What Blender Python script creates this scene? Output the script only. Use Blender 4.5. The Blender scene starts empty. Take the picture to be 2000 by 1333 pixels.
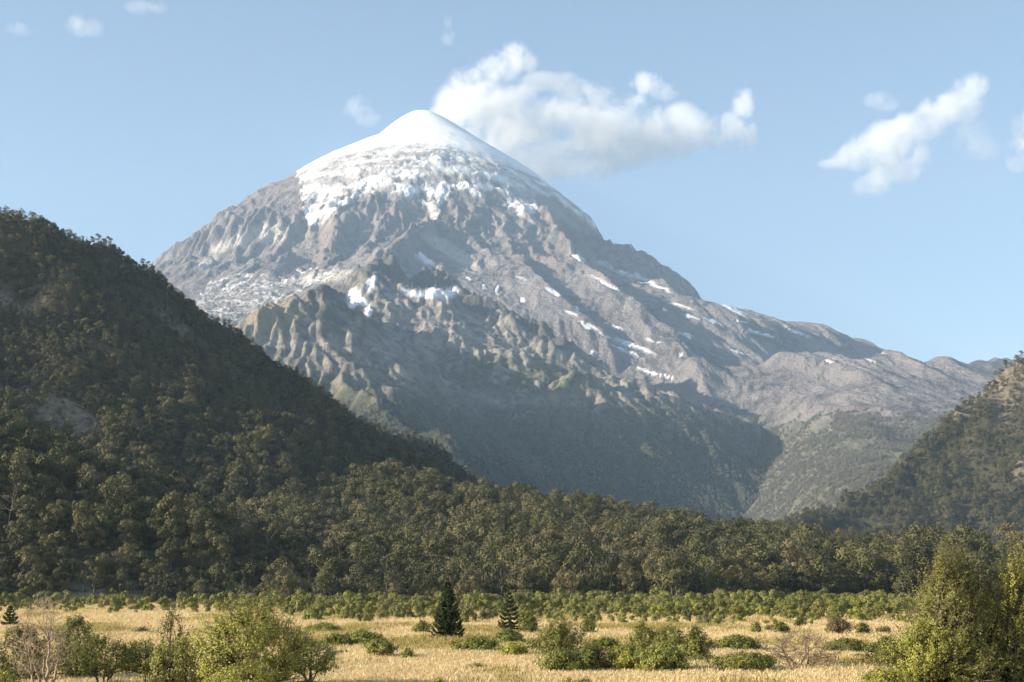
import bpy, math, random
import numpy as np

# ------------------------------------------------------------------ camera, light, exposure
SC = bpy.context.scene
COL = SC.collection
F, CU, HV, HC = 2747.0, 1000.0, 1150.0, 4.0      # focal length, centre column, horizon row (photo pixels), eye height (m)

cam = bpy.data.cameras.new('camera')
cam.sensor_fit = 'HORIZONTAL'
cam.sensor_width = 36.0
cam.lens = 36.0 * F / 2000.0
cam.shift_y = (HV - 666.5) / 2000.0
cam.clip_start, cam.clip_end = 0.5, 90000.0
cam_ob = bpy.data.objects.new('camera', cam)
COL.objects.link(cam_ob)
cam_ob.location = (0, 0, HC)
cam_ob.rotation_euler = (math.radians(90), 0, 0)
SC.camera = cam_ob

SUN_EL, SUN_AZ = math.radians(21.0), math.radians(-101.0)       # azimuth clockwise from +Y (the view direction)
SUN_DIR = (math.sin(SUN_AZ) * math.cos(SUN_EL), math.cos(SUN_AZ) * math.cos(SUN_EL), math.sin(SUN_EL))
world = bpy.data.worlds.new('World')
SC.world = world
world.use_nodes = True
wn = world.node_tree
sky = wn.nodes.new('ShaderNodeTexSky')
sky.sky_type = 'NISHITA'
sky.sun_disc = False
sky.sun_elevation = SUN_EL
sky.sun_rotation = SUN_AZ
sky.altitude = 800.0
sky.air_density = 1.0
sky.dust_density = 1.3
sky.ozone_density = 0.6
bg = wn.nodes['Background']
bg.inputs['Strength'].default_value = 0.078
wn.links.new(sky.outputs[0], bg.inputs['Color'])

sun = bpy.data.lights.new('sun', 'SUN')
sun.energy = 5.0
sun.angle = math.radians(0.5)
sun.color = (1.0, 0.87, 0.68)
sun_ob = bpy.data.objects.new('sun', sun)
COL.objects.link(sun_ob)
sun_ob.location = (-60, -20, 80)
from mathutils import Vector, Matrix
sun_ob.rotation_euler = Vector(SUN_DIR).to_track_quat('Z', 'Y').to_euler()

SC.view_settings.view_transform = 'Standard'
SC.view_settings.look = 'None'
SC.view_settings.exposure = 1.35
SC.view_settings.gamma = 1.0
SC.view_settings.use_curve_mapping = False
SC.render.engine = 'CYCLES'
SC.cycles.max_bounces = 5
SC.cycles.diffuse_bounces = 2
SC.cycles.glossy_bounces = 1
SC.cycles.transmission_bounces = 2
SC.cycles.transparent_max_bounces = 6
SC.cycles.volume_bounces = 2
SC.cycles.use_denoising = True
SC.cycles.use_adaptive_sampling = True
SC.cycles.adaptive_threshold = 0.02

RS = np.random.RandomState(11)
rnd = random.Random(5)

# ------------------------------------------------------------------ helpers
def px(u, v, y):
    """world point on the photo ray (u, v) at depth y"""
    return ((u - CU) / F * y, y, HC + (HV - v) / F * y)

def to_px(x, y, z):
    y = np.maximum(y, 1.0)
    return CU + F * x / y, HV - F * (z - HC) / y

def sstep(a, b, x):
    t = np.clip((x - a) / (b - a), 0, 1)
    return t * t * (3 - 2 * t)

def _h(ix, iy, seed):
    h = (ix.astype(np.int64) * 374761393 + iy.astype(np.int64) * 668265263 + seed * 1442695041) & 0xFFFFFFFF
    h = ((h ^ (h >> 13)) * 1274126177) & 0xFFFFFFFF
    h = ((h ^ (h >> 16)) * 2246822519) & 0xFFFFFFFF
    return (h ^ (h >> 15)) & 0xFFFF

_ANG = np.linspace(0, 2 * np.pi, 65536, endpoint=False)
_GC, _GS = np.cos(_ANG), np.sin(_ANG)

def perlin(x, y, seed=0):
    x0, y0 = np.floor(x), np.floor(y)
    fx, fy = x - x0, y - y0
    ix, iy = x0.astype(np.int64), y0.astype(np.int64)
    def g(dx, dy):
        k = _h(ix + dx, iy + dy, seed)
        return _GC[k] * (fx - dx) + _GS[k] * (fy - dy)
    sx = fx * fx * fx * (fx * (fx * 6 - 15) + 10)
    sy = fy * fy * fy * (fy * (fy * 6 - 15) + 10)
    a = g(0, 0); b = g(1, 0); c = g(0, 1); d = g(1, 1)
    return ((a + (b - a) * sx) * (1 - sy) + (c + (d - c) * sx) * sy) * 1.45

def fbm(x, y, octv=5, seed=0, gain=0.5, lac=2.03):
    s = np.zeros_like(x, dtype=float); a = 1.0; t = 0.0
    for i in range(octv):
        s += a * perlin(x, y, seed + i * 17); t += a
        x = x * lac + 13.7; y = y * lac - 7.3; a *= gain
    return s / t

def ridged(x, y, octv=5, seed=0, gain=0.5, lac=2.03):
    s = np.zeros_like(x, dtype=float); a = 1.0; t = 0.0; w = 1.0
    for i in range(octv):
        n = 1 - np.abs(perlin(x, y, seed + i * 31))
        n = n * n * w
        w = np.clip(n * 1.6, 0, 1)
        s += a * n; t += a
        x = x * lac + 5.1; y = y * lac + 9.2; a *= gain
    return s / t

def seg_dist(X, Y, P):
    """signed nearest data to polyline P[(x, y, ...)]: distance, side (+1 = right of travel), interpolated third value"""
    best = np.full(X.shape, 1e18); side = np.zeros(X.shape); val = np.zeros(X.shape)
    for a, b in zip(P[:-1], P[1:]):
        dx, dy = b[0] - a[0], b[1] - a[1]
        L = dx * dx + dy * dy + 1e-9
        t = np.clip(((X - a[0]) * dx + (Y - a[1]) * dy) / L, 0, 1)
        ex, ey = X - a[0] - t * dx, Y - a[1] - t * dy
        d = ex * ex + ey * ey
        m = d < best
        best = np.where(m, d, best)
        side = np.where(m, np.sign(ex * dy - ey * dx), side)
        if len(a) > 2:
            val = np.where(m, a[2] + (b[2] - a[2]) * t, val)
    return np.sqrt(best), side, val

def tent(X, Y, P, sl, sr, curve=None, shelf=None):
    """ridge along crest polyline P[(x, y, z)], side slopes sl / sr (left / right of travel); the max over its segments"""
    out = np.full(X.shape, -1e9)
    for a, b in zip(P[:-1], P[1:]):
        dx, dy = b[0] - a[0], b[1] - a[1]
        L = dx * dx + dy * dy + 1e-9
        t = np.clip(((X - a[0]) * dx + (Y - a[1]) * dy) / L, 0, 1)
        ex, ey = X - a[0] - t * dx, Y - a[1] - t * dy
        d = np.hypot(ex, ey)
        s = (sl + sr) / 2 + (sr - sl) / 2 * (ex * dy - ey * dx) / (math.sqrt(L) * (d + 1e-6))
        zc = a[2] + (b[2] - a[2]) * t
        if shelf:
            z = zc - shelf[0] * np.minimum(d, shelf[1]) - s * np.maximum(d - shelf[1], 0)
        elif curve:
            z = zc - s * d * (1 - curve * np.clip(d * s / np.maximum(zc, 50.0), 0, 1) * 0.5)
        else:
            z = zc - s * d
        out = np.maximum(out, z)
    return out

def smax(a, b, k):
    h = np.clip(0.5 + 0.5 * (a - b) / k, 0, 1)
    return b + (a - b) * h + k * h * (1 - h)

def erode(H, cell, drops, batches, steps=45, seed=3, kc=6.0, ke=0.25, kd=0.25, w=None):
    """droplet erosion, many drops moved together"""
    rs = np.random.RandomState(seed)
    H = H / cell
    ny, nx = H.shape
    for b in range(batches):
        x = rs.uniform(2, nx - 3, drops); y = rs.uniform(2, ny - 3, drops)
        dx = np.zeros(drops); dy = np.zeros(drops); vel = np.ones(drops); wat = np.ones(drops); sed = np.zeros(drops)
        al = np.ones(drops, bool)
        D = np.zeros(nx * ny)
        for s in range(steps):
            i = np.clip(x.astype(int), 0, nx - 2); j = np.clip(y.astype(int), 0, ny - 2)
            fx, fy = x - i, y - j
            h00 = H[j, i]; h10 = H[j, i + 1]; h01 = H[j + 1, i]; h11 = H[j + 1, i + 1]
            gx = (h10 - h00) * (1 - fy) + (h11 - h01) * fy
            gy = (h01 - h00) * (1 - fx) + (h11 - h10) * fx
            hh = (h00 * (1 - fx) + h10 * fx) * (1 - fy) + (h01 * (1 - fx) + h11 * fx) * fy
            dx = dx * 0.25 - gx * 0.75; dy = dy * 0.25 - gy * 0.75
            l = np.hypot(dx, dy) + 1e-9
            dx /= l; dy /= l
            xn = np.clip(x + dx, 1, nx - 3); yn = np.clip(y + dy, 1, ny - 3)
            i2 = xn.astype(int); j2 = yn.astype(int); f2x, f2y = xn - i2, yn - j2
            hn = (H[j2, i2] * (1 - f2x) + H[j2, i2 + 1] * f2x) * (1 - f2y) + (H[j2 + 1, i2] * (1 - f2x) + H[j2 + 1, i2 + 1] * f2x) * f2y
            dh = hn - hh
            cap = np.maximum(-dh, 0.02) * vel * wat * kc * 0.12
            dep = np.where(dh > 0, np.minimum(sed, dh), np.where(sed > cap, (sed - cap) * kd, -np.minimum((cap - sed) * ke, np.maximum(-dh, 0) * 0.5)))
            sed -= dep
            k = j * nx + i
            if w is not None:
                dep = np.where(dep < 0, dep * w[j, i], dep)
            D += np.bincount(k, dep * (1 - fx) * (1 - fy), nx * ny)
            D += np.bincount(k + 1, dep * fx * (1 - fy), nx * ny)
            D += np.bincount(k + nx, dep * (1 - fx) * fy, nx * ny)
            D += np.bincount(k + nx + 1, dep * fx * fy, nx * ny)
            vel = np.sqrt(np.maximum(vel * vel - dh * 1.2, 0.05)); vel = np.minimum(vel, 3)
            wat *= 0.975
            x, y = xn, yn
        D = D.reshape(ny, nx)
        D = np.clip(D, -1.2, 0.8)
        Dp = np.pad(D, 1, mode='edge')
        D = 0.4 * D + 0.15 * (Dp[:-2, 1:-1] + Dp[2:, 1:-1] + Dp[1:-1, :-2] + Dp[1:-1, 2:])
        H = H + D
    return H * cell

def sample(G, x0, y0, cell, X, Y):
    """Catmull-Rom sample of a regular height grid"""
    gx = np.clip((X - x0) / cell, 1, G.shape[1] - 3.001); gy = np.clip((Y - y0) / cell, 1, G.shape[0] - 3.001)
    i = gx.astype(int); j = gy.astype(int); fx = gx - i; fy = gy - j
    def wts(t):
        return (-0.5 * t + t * t - 0.5 * t ** 3, 1 - 2.5 * t * t + 1.5 * t ** 3, 0.5 * t + 2 * t * t - 1.5 * t ** 3, -0.5 * t * t + 0.5 * t ** 3)
    wx, wy = wts(fx), wts(fy)
    out = 0
    for b in range(4):
        r = 0
        for a in range(4):
            r = r + wx[a] * G[j + b - 1, i + a - 1]
        out = out + wy[b] * r
    return out

def mesh_np(name, co, faces, attrs=None, mat=None, smooth=True):
    """faces: (n, k) int array with k = 3 or 4"""
    me = bpy.data.meshes.new(name)
    co = np.ascontiguousarray(co, dtype=np.float32); faces = np.ascontiguousarray(faces, dtype=np.int32)
    n, k = faces.shape
    me.vertices.add(len(co)); me.vertices.foreach_set('co', co.ravel())
    me.loops.add(n * k); me.loops.foreach_set('vertex_index', faces.ravel())
    me.polygons.add(n)
    me.polygons.foreach_set('loop_start', np.arange(0, n * k, k, dtype=np.int32))
    me.polygons.foreach_set('use_smooth', np.full(n, smooth))
    me.update(calc_edges=True)
    for key, val in (attrs or {}).items():
        a = me.attributes.new(key, 'FLOAT', 'POINT')
        a.data.foreach_set('value', np.ascontiguousarray(val, dtype=np.float32).ravel())
    if mat:
        me.materials.append(mat)
    return me

def grid_faces(nr, nc, mask=None):
    r, c = np.meshgrid(np.arange(nr - 1), np.arange(nc - 1), indexing='ij')
    a = (r * nc + c).ravel()
    f = np.stack([a, a + 1, a + nc + 1, a + nc], 1)
    return f if mask is None else f[mask.ravel()]

def compact(co, f, attrs):
    used = np.unique(f)
    m = np.full(len(co), -1); m[used] = np.arange(len(used))
    return co[used], m[f], {k: np.asarray(v).ravel()[used] for k, v in attrs.items()}

def link(name, data, parent=None, **props):
    o = bpy.data.objects.new(name, data)
    COL.objects.link(o)
    if parent:
        o.parent = parent
    for k, v in props.items():
        o[k] = v
    return o

# ------------------------------------------------------------------ materials
class NT:
    """small node-tree builder"""
    def __init__(s, name):
        s.m = bpy.data.materials.new(name); s.m.use_nodes = True
        s.t = s.m.node_tree; s.b = s.t.nodes['Principled BSDF']; s.out = s.t.nodes['Material Output']
        s.b.inputs['Roughness'].default_value = 0.9
        s.b.inputs['Specular IOR Level'].default_value = 0.15
    def n(s, typ, **kw):
        nd = s.t.nodes.new(typ)
        for k, v in kw.items():
            setattr(nd, k, v)
        return nd
    def l(s, a, b):
        s.t.links.new(a, b)
    def _set(s, sock, v):
        if isinstance(v, bpy.types.NodeSocket):
            s.l(v, sock)
        elif isinstance(v, tuple) and len(v) == 3 and sock.type == 'RGBA':
            sock.default_value = (*v, 1)
        else:
            sock.default_value = v
    def attr(s, name):
        return s.n('ShaderNodeAttribute', attribute_name=name).outputs['Fac']
    def pos(s):
        return s.n('ShaderNodeTexCoord').outputs['Object']
    def noise(s, scale, detail=4, rough=0.55, vec=None, stretch=None, out='Fac'):
        v = vec if vec is not None else s.pos()
        if stretch:
            mp = s.n('ShaderNodeMapping'); mp.inputs['Scale'].default_value = stretch
            s.l(v, mp.inputs['Vector']); v = mp.outputs['Vector']
        nd = s.n('ShaderNodeTexNoise'); nd.inputs['Scale'].default_value = scale
        nd.inputs['Detail'].default_value = detail; nd.inputs['Roughness'].default_value = rough
        s.l(v, nd.inputs['Vector'])
        return nd.outputs[out]
    def math(s, op, a, b=0.0, c=None):
        nd = s.n('ShaderNodeMath', operation=op)
        s._set(nd.inputs[0], a); s._set(nd.inputs[1], b)
        if c is not None:
            s._set(nd.inputs[2], c)
        return nd.outputs[0]
    def ramp(s, x, a, b, smooth=True):
        nd = s.n('ShaderNodeMapRange', interpolation_type='SMOOTHSTEP' if smooth else 'LINEAR')
        s._set(nd.inputs[0], x); nd.inputs[1].default_value = a; nd.inputs[2].default_value = b
        return nd.outputs[0]
    def mix(s, f, a, b):
        nd = s.n('ShaderNodeMix', data_type='RGBA')
        s._set(nd.inputs[0], f); s._set(nd.inputs[6], a); s._set(nd.inputs[7], b)
        return nd.outputs[2]
    def bump(s, h, dist, strength=1.0):
        nd = s.n('ShaderNodeBump'); nd.inputs['Distance'].default_value = dist; nd.inputs['Strength'].default_value = strength
        s.l(h, nd.inputs['Height']); s.l(nd.outputs[0], s.b.inputs['Normal'])
    def done(s, col):
        s._set(s.b.inputs['Base Color'], col)
        return s.m
# ------------------------------------------------------------------ the volcano
PX0, PY0 = (825 - CU) / F * 8000.0, 8000.0       # foot point of the summit
def prof(pts):
    p = np.array(pts, float)
    return lambda r: np.interp(r, p[:, 0], p[:, 1])
def crest_prof(pts):                              # silhouette points (photo) -> radius, height in the summit's plane
    return prof([(abs(u - 825) / F * 8000.0, HC + (HV - v) / F * 8000.0) for u, v in pts])
P_L = crest_prof([(825, 222), (805, 223), (785, 229), (760, 243), (735, 257), (700, 281), (670, 290), (640, 299), (615, 312), (598, 326), (560, 350), (500, 389),
                  (440, 423), (400, 447), (340, 482), (290, 514), (200, 570), (50, 660), (-200, 790), (-500, 930), (-900, 1080), (-1400, 1150)])
P_R = crest_prof([(825, 222), (850, 224), (872, 232), (900, 250), (930, 268), (960, 286), (1010, 316), (1050, 342), (1090, 374), (1130, 412), (1170, 450),
                  (1210, 484), (1260, 509), (1310, 534), (1370, 574), (1400, 594), (1480, 614), (1550, 632), (1600, 642), (1650, 654), (1700, 668),
                  (1750, 688), (1800, 708), (1860, 722), (1925, 738), (2000, 790), (2100, 850), (2300, 950), (2600, 1060), (3000, 1150)])
P_F = prof([(0, 2707), (70, 2702), (131, 2676), (180, 2641), (233, 2600), (335, 2530), (408, 2494), (539, 2440), (661, 2368), (850, 2270), (1000, 2175), (1150, 2060), (1330, 1890), (1600, 1690), (1900, 1490),
            (2600, 1120), (3300, 845), (4000, 615), (4700, 425), (5300, 265), (6000, 85), (6500, 0), (9000, -60)])
P_B = prof([(0, 2707), (70, 2702), (131, 2676), (180, 2641), (300, 2555), (655, 2370), (1558, 1873), (3000, 1000), (5000, 0), (9000, -100)])

def volc_base(X, Y):
    dx, dy = X - PX0, Y - PY0
    r = np.hypot(dx, dy) + 1e-6
    cx, cy = dx / r, dy / r
    wl, wr, wf, wb = np.maximum(-cx, 0) ** 2, np.maximum(cx, 0) ** 2, np.maximum(-cy, 0) ** 2, np.maximum(cy, 0) ** 2
    h = wl * P_L(r) + wr * P_R(r) + wf * P_F(r) + wb * P_B(r)
    return h, r, np.arctan2(cx, -cy)              # angle: 0 towards the camera, + to the right

# fit the two side profiles so that the cone's outline, seen whole, follows the photo's skyline
_rr = np.linspace(0, 5200, 261)
_pl, _pr = P_L(_rr), P_R(_rr)
_tl, _tr = _pl.copy(), _pr.copy()
_u = np.linspace(60, 1990, 160)
_ys = np.arange(4400, 8400, 60.0)
_U, _Y = np.meshgrid(_u, _ys)
for _ in range(9):
    P_L = lambda r: np.interp(r, _rr, _pl)
    P_R = lambda r: np.interp(r, _rr, _pr)
    el = ((volc_base((_U - CU) / F * _Y, _Y)[0] - HC) / _Y).max(0) * 8000 + HC
    ratio_l = np.interp(825 - _rr / 8000 * F, _u, el) ; ratio_r = np.interp(825 + _rr / 8000 * F, _u, el)
    _pl = _pl + np.where((_rr > 250) & (_rr < 1950), np.clip(_tl - ratio_l, -150, 150), 0) * 0.7
    _pr = _pr + np.where((_rr > 250) & (_rr < 3380), np.clip(_tr - ratio_r, -150, 150), 0) * 0.7
    if _ > 4:                                     # keep both smooth
        for _p in (_pl, _pr):
            _p[12:-2] = np.convolve(_p, np.ones(5) / 5, 'valid')[10:]
            _p[12:-1] = np.convolve(_p, np.ones(3) / 3, 'valid')[11:]

for _p in (_pl, _pr):
    for _ in range(8):
        _p[5:34] = np.convolve(_p[2:37], np.ones(7) / 7, 'valid')

def hit(fn, u, v, y0=2000.0, y1=9500.0):
    ys = np.arange(y0, y1, 10.0)
    x = (u - CU) / F * ys
    z = HC + (HV - v) / F * ys
    k = np.nonzero(fn(x, ys) >= z)[0]
    i = k[0] if len(k) else int(np.argmin(np.abs(z - fn(x, ys))))
    return float(x[i]), float(ys[i]), float(z[i])

def volc_hit(u, v):
    return hit(lambda a, b: volc_base(a, b)[0], u, v)

VX0, VY0, VCELL = -3400.0, 1900.0, 10.0
vx = np.arange(VX0, 4200.0, VCELL); vy = np.arange(VY0, 9000.0, VCELL)
VX, VY = np.meshgrid(vx, vy)
H, R, TH = volc_base(VX, VY)
wx = fbm(VX / 420, VY / 420, 4, 90) * 60; wy = fbm(VX / 420, VY / 420, 4, 91) * 60
cap = sstep(300, 620, R)
cliff = sstep(900, 1150, R) * (1 - sstep(1900, 2500, R))
low = sstep(1800, 2600, R)
# radial ribs and gullies
lr = np.log(np.maximum(R, 80.0))
ang = TH + (wx + wy) / np.maximum(R, 300)
rib = ridged(ang * 9.0 + 3, lr * 2.2, 4, 40, 0.55)
rib2 = ridged(ang * 24.0, lr * 3.0, 3, 47, 0.5)
calm = 1 - 0.88 * sstep(0.55, 1.25, -TH) - 0.5 * sstep(0.6, 1.4, TH)
body = sstep(1180, 1480, R)
H += body * calm * (rib - 0.62) * (14 + 84 * cliff + 4 * low)
H += body * calm * (rib2 - 0.5) * (3 + 16 * cliff + 2 * low)
# long lava tongues on the lower right flank: ridges that run down slope
flow = ridged((VX + wx) / 260 + (VY + wy) / 900, (VY - VX * 0.6) / 1500, 4, 60, 0.5)
H += low * calm * (flow - 0.55) * 50 * sstep(-0.2, 0.5, TH)
H += low * calm * fbm(VX / 300, VY / 300, 4, 66) * 24
H += cap * (1 - low) * sstep(800, 1050, R) * (1 - sstep(1250, 1500, R)) * fbm(VX / 230, VY / 230, 4, 67) * 40
# rock bands of the cliff: terraces in height
tz = H / 62.0 + fbm(VX / 350, VY / 350, 3, 70) * 1.4
ter = (np.floor(tz) + sstep(0.25, 0.75, tz - np.floor(tz))) - tz
H += ter * 26 * cliff * sstep(-1.5, -0.1, TH * -1 + 0.3)
# named spurs and hollows read off the photo: (points, height, width left, width right)
SPURS = [([(846, 436), (834, 462), (806, 494), (770, 520), (728, 552), (690, 590)], 110, 330, 90),
         ([(1036, 372), (1052, 420), (1085, 470), (1130, 530), (1185, 585), (1255, 632), (1320, 672), (1420, 712)], 95, 260, 95),
         ([(1200, 480), (1250, 540), (1330, 590), (1440, 640), (1560, 690)], 45, 200, 80),
         ([(960, 420), (985, 480), (1040, 560), (1110, 610), (1180, 660), (1270, 705)], 60, 200, 80),
         ([(1290, 660), (1400, 715), (1500, 765), (1620, 800)], 42, 190, 70),
         ([(1440, 700), (1560, 745), (1650, 790)], 40, 170, 60),
         ([(1560, 690), (1680, 735), (1780, 790)], 38, 170, 60),
         ([(560, 350), (500, 400), (440, 440), (390, 500), (360, 545)], 60, 300, 110),
         ([(720, 390), (690, 430), (650, 470), (600, 510)], 60, 150, 80)]
for pts, h, wl, wr in SPURS:
    P = [volc_hit(*p)[:2] + (float(np.interp(i / (len(pts) - 1), [0, 0.35, 0.7, 1], [0.12, 1, 0.9, 0.25])),) for i, p in enumerate(pts)]
    d, s, hv = seg_dist(VX, VY, P)
    d = d + fbm(VX / 120, VY / 120, 3, 81) * 28
    d = np.maximum(d, 0)
    q = d / np.where(s > 0, wl, wr)               # the points run downhill: the sunny side lies to the right of travel
    H += h * hv * np.where(q < 1, (1 - q) ** 1.5, 0) * cap
# parasitic cone on the right skyline
cx_, cy_, _ = px(1655, 640, 7700.0)
dcn = np.hypot(VX - cx_, VY - cy_)
H += 70 * np.exp(-(dcn / 210) ** 2)
# the valley in front of it, where the rocky ridge stands
H -= 480 * (1 - sstep(0.05, 0.26, VX / VY)) * (1 - sstep(3900, 5200, VY))
# rough ground everywhere but on the snow dome
H += cap * calm * (ridged(VX / 130, VY / 130, 4, 95) - 0.5) * (4 + 8 * cliff)
wer = body * calm * (0.25 + 0.6 * cliff + 0.2 * low)
H = erode(H, VCELL, 60000, 7, 45, 3, w=np.clip(wer, 0, 1))
VG = H
def blur(G, k):
    for ax in (0, 1):
        c = np.cumsum(np.pad(G, [(k + 1, k) if i == ax else (0, 0) for i in (0, 1)], mode='edge'), axis=ax)
        G = (np.take(c, range(2 * k + 1, c.shape[ax]), ax) - np.take(c, range(0, c.shape[ax] - 2 * k - 1), ax)) / (2 * k + 1)
    return G
VS = blur(blur(VG, 3), 3)

# the drawn sheet: fine in view, coarser off to the sides and behind
uc = np.concatenate([np.linspace(-1500, 0, 60, endpoint=False), np.linspace(0, 2000, 860, endpoint=False), np.linspace(2000, 3300, 60)])
yr = np.concatenate([np.arange(2000, 5000, 17.0), np.arange(5000, 8000, 10.5), np.arange(8000, 8900, 45.0)])
U, Y = np.meshgrid(uc, yr)
X = (U - CU) / F * Y
Z = sample(VG, VX0, VY0, VCELL, X, Y)
_, R, TH = volc_base(X, Y)
cap = sstep(330, 700, R); cliff = sstep(900, 1150, R) * (1 - sstep(1900, 2500, R)); low = sstep(1800, 2600, R)
Uv, Vv = to_px(X, Y, Z)
jx = fbm(X / 90, Y / 90, 4, 101); jy = fbm(X / 90, Y / 90, 4, 102); jf = fbm(X / 28, Y / 28, 3, 103)

def inpoly(u, v, poly):
    r = np.zeros(u.shape, bool)
    n = len(poly)
    for i in range(n):
        x1, y1 = poly[i]; x2, y2 = poly[(i + 1) % n]
        if y1 == y2:
            continue
        c = ((y1 > v) != (y2 > v)) & (u < (x2 - x1) * (v - y1) / (y2 - y1) + x1)
        r ^= c
    return r

marg = np.array([(540, 300), (575, 335), (590, 372), (572, 402), (600, 440), (640, 444), (660, 402), (690, 392), (712, 380), (752, 376), (790, 388), (825, 388),
                 (838, 425), (850, 440), (862, 418), (868, 385), (900, 368), (925, 384), (945, 386), (960, 376), (985, 392), (1005, 420), (1035, 446), (1046, 432),
                 (1036, 390), (1058, 380), (1085, 392), (1105, 406), (1132, 426), (1160, 446)])
mv = np.interp(Uv + jx * 14, marg[:, 0], marg[:, 1])
snow = sstep(-3, 5, mv - (Vv + jy * 16 + jf * 7)) * (Uv > 530) * (R < 1900)
snow *= sstep(-0.42, -0.16, fbm(X / 120, Y / 90, 4, 104) + 0.9 * sstep(25, 110, mv - Vv) + 0.0 * jf)
def blob(u, v, a, b, tilt=0.0, soft=0.35):
    c, s = math.cos(math.radians(tilt)), math.sin(math.radians(tilt))
    du, dv = Uv + jx * 6 + jf * 2 - u, Vv + jy * 4 + jf * 1.2 - v
    d = np.hypot((du * c + dv * s) / a, (-du * s + dv * c) / b)
    return 1 - sstep(1 - soft, 1 + soft, d)
PATCH = [(1078, 570, 17, 8, 24), (1128, 605, 10, 5, 10), (1113, 613, 15, 5, 20), (1150, 638, 26, 8, 24), (1205, 642, 14, 5, 15), (1180, 655, 18, 4, 22),
         (1240, 678, 48, 8, 20), (1268, 666, 12, 4, 10), (1285, 670, 8, 3, 0), (1222, 688, 42, 4, 22), (1330, 694, 8, 4, 0), (1270, 730, 16, 6, 10), (1252, 722, 18, 4, 20),
         (1020, 588, 9, 5, 20), (971, 568, 6, 12, 10), (1420, 600, 52, 6, 28), (1402, 590, 22, 5, 30), (1558, 650, 34, 4, 22), (1500, 657, 22, 3, 8), (1448, 628, 18, 3, 10),
         (1240, 542, 46, 7, 16), (1280, 560, 40, 5, 22), (1180, 520, 24, 5, 24), (1130, 505, 24, 5, 34), (1330, 600, 30, 4, 14), (1620, 706, 14, 3, 6), (1700, 705, 14, 3, 20),
         (1185, 556, 40, 5, 26), (1390, 628, 26, 4, 20), (1350, 620, 20, 4, 20), (1340, 655, 24, 3, 20), (1470, 650, 24, 3, 14), (1720, 690, 10, 2, 10), (945, 560, 7, 5, 40), (915, 546, 8, 4, 10),
         (1300, 736, 22, 3, 14), (1160, 690, 14, 3, 20), (1015, 545, 12, 3, 20), (830, 510, 26, 10, 28), (1440, 690, 24, 2.5, 16)]
for p in PATCH:
    snow = np.maximum(snow, blob(p[0], p[1], p[2] * 0.8, p[3] * 0.66, p[4]) * sstep(-0.75, -0.3, jf + jx * 0.4))
patchy = snow * (R > 1500)
Z += (sample(VS, VX0, VY0, VCELL, X, Y) + 3 - Z) * patchy
dust = np.zeros_like(snow)                         # dirty snow and pale ash fields on the left face
for p in [(522, 456, 34, 17, 8), (470, 470, 26, 12, -8), (428, 484, 22, 10, -15), (398, 516, 24, 9, -25), (545, 450, 16, 16, 0), (620, 545, 60, 9, -6), (700, 530, 60, 6, -8), (880, 490, 60, 12, 30)]:
    dust = np.maximum(dust, blob(*p))
gl = inpoly(Uv + jx * 10, Vv + jy * 8, [(372, 606), (392, 572), (408, 548), (440, 541), (480, 536), (525, 538), (560, 546), (575, 532), (620, 526), (668, 530), (640, 548), (600, 560), (560, 590), (490, 616), (420, 640), (372, 630)])
ice = gl * (R < 3300)
tg = TH * np.maximum(R, 500) + jx * 60
crev = ridged(tg / 260 + jy * 0.5, (R + jy * 60) / 85, 4, 130, 0.55)
sera = ridged(tg / 90, R / 55, 3, 134, 0.5) * sstep(0.05, 0.5, fbm(X / 190, Y / 190, 3, 135))
edge = sstep(-60, -8, Vv - mv) * snow
Z += snow * (R < 1900) * ((crev - 0.5) * 6 + sera * 5 + 5 + 3 * edge) * sstep(850, 1000, R)
Z += ice * (ridged(X / 60, Y / 30 + jx, 4, 131) - 0.4) * 9
calm = 1 - 0.6 * sstep(1.15, 1.5, np.abs(TH))
Z += (1 - snow) * cap * calm * (fbm(X / 45, Y / 45, 4, 140) * (1.8 + 3 * cliff) + (ridged(X / 60, Y / 60, 3, 141) - 0.5) * (2 + 6 * cliff))
red = sstep(0.02, 0.4, fbm(X / 260, Y / 260, 4, 150) + 0.25 * cliff - 0.05) * cap
scree = sstep(-0.1, 0.3, fbm(X / 330 + 9, Y / 330, 4, 151) + 0.2 * low - 0.1 * cliff)
veg = sstep(800, 850, Vv + jy * 22 + jx * 20 + fbm(X / 200, Y / 200, 4, 152) * 40 - (np.clip(1700 - Uv, 0, 400) * 0.03))
Z = np.maximum(Z, -42)
co = np.stack([X, Y, Z], -1).reshape(-1, 3)
VOLC = dict(co=co, shape=X.shape)
m = NT('volcano_ground')
n1 = m.noise(0.02, 6, 0.62); n2 = m.noise(0.006, 4, 0.6); n3 = m.noise(0.09, 3, 0.6)
rock = m.mix(m.ramp(n1, 0.36, 0.66), (0.075, 0.070, 0.074), (0.205, 0.185, 0.180))
rock = m.mix(m.math('MULTIPLY', m.attr('red'), m.ramp(n3, 0.3, 0.65)), rock, (0.195, 0.145, 0.130))
rock = m.mix(m.math('MULTIPLY', m.attr('scree'), 0.75), rock, m.mix(n2, (0.175, 0.156, 0.156), (0.262, 0.235, 0.225)))
rock = m.mix(m.math('MULTIPLY', m.attr('dust'), 0.8), rock, (0.46, 0.42, 0.37))
vg = m.mix(m.ramp(n1, 0.35, 0.65), (0.085, 0.086, 0.060), (0.150, 0.145, 0.108))
rock = m.mix(m.attr('veg'), rock, vg)
sn = m.mix(m.attr('dirt'), (0.80, 0.80, 0.80), m.mix(m.ramp(m.noise(0.02, 5, 0.65), 0.35, 0.65), (0.40, 0.365, 0.335), (0.22, 0.20, 0.19)))
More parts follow.
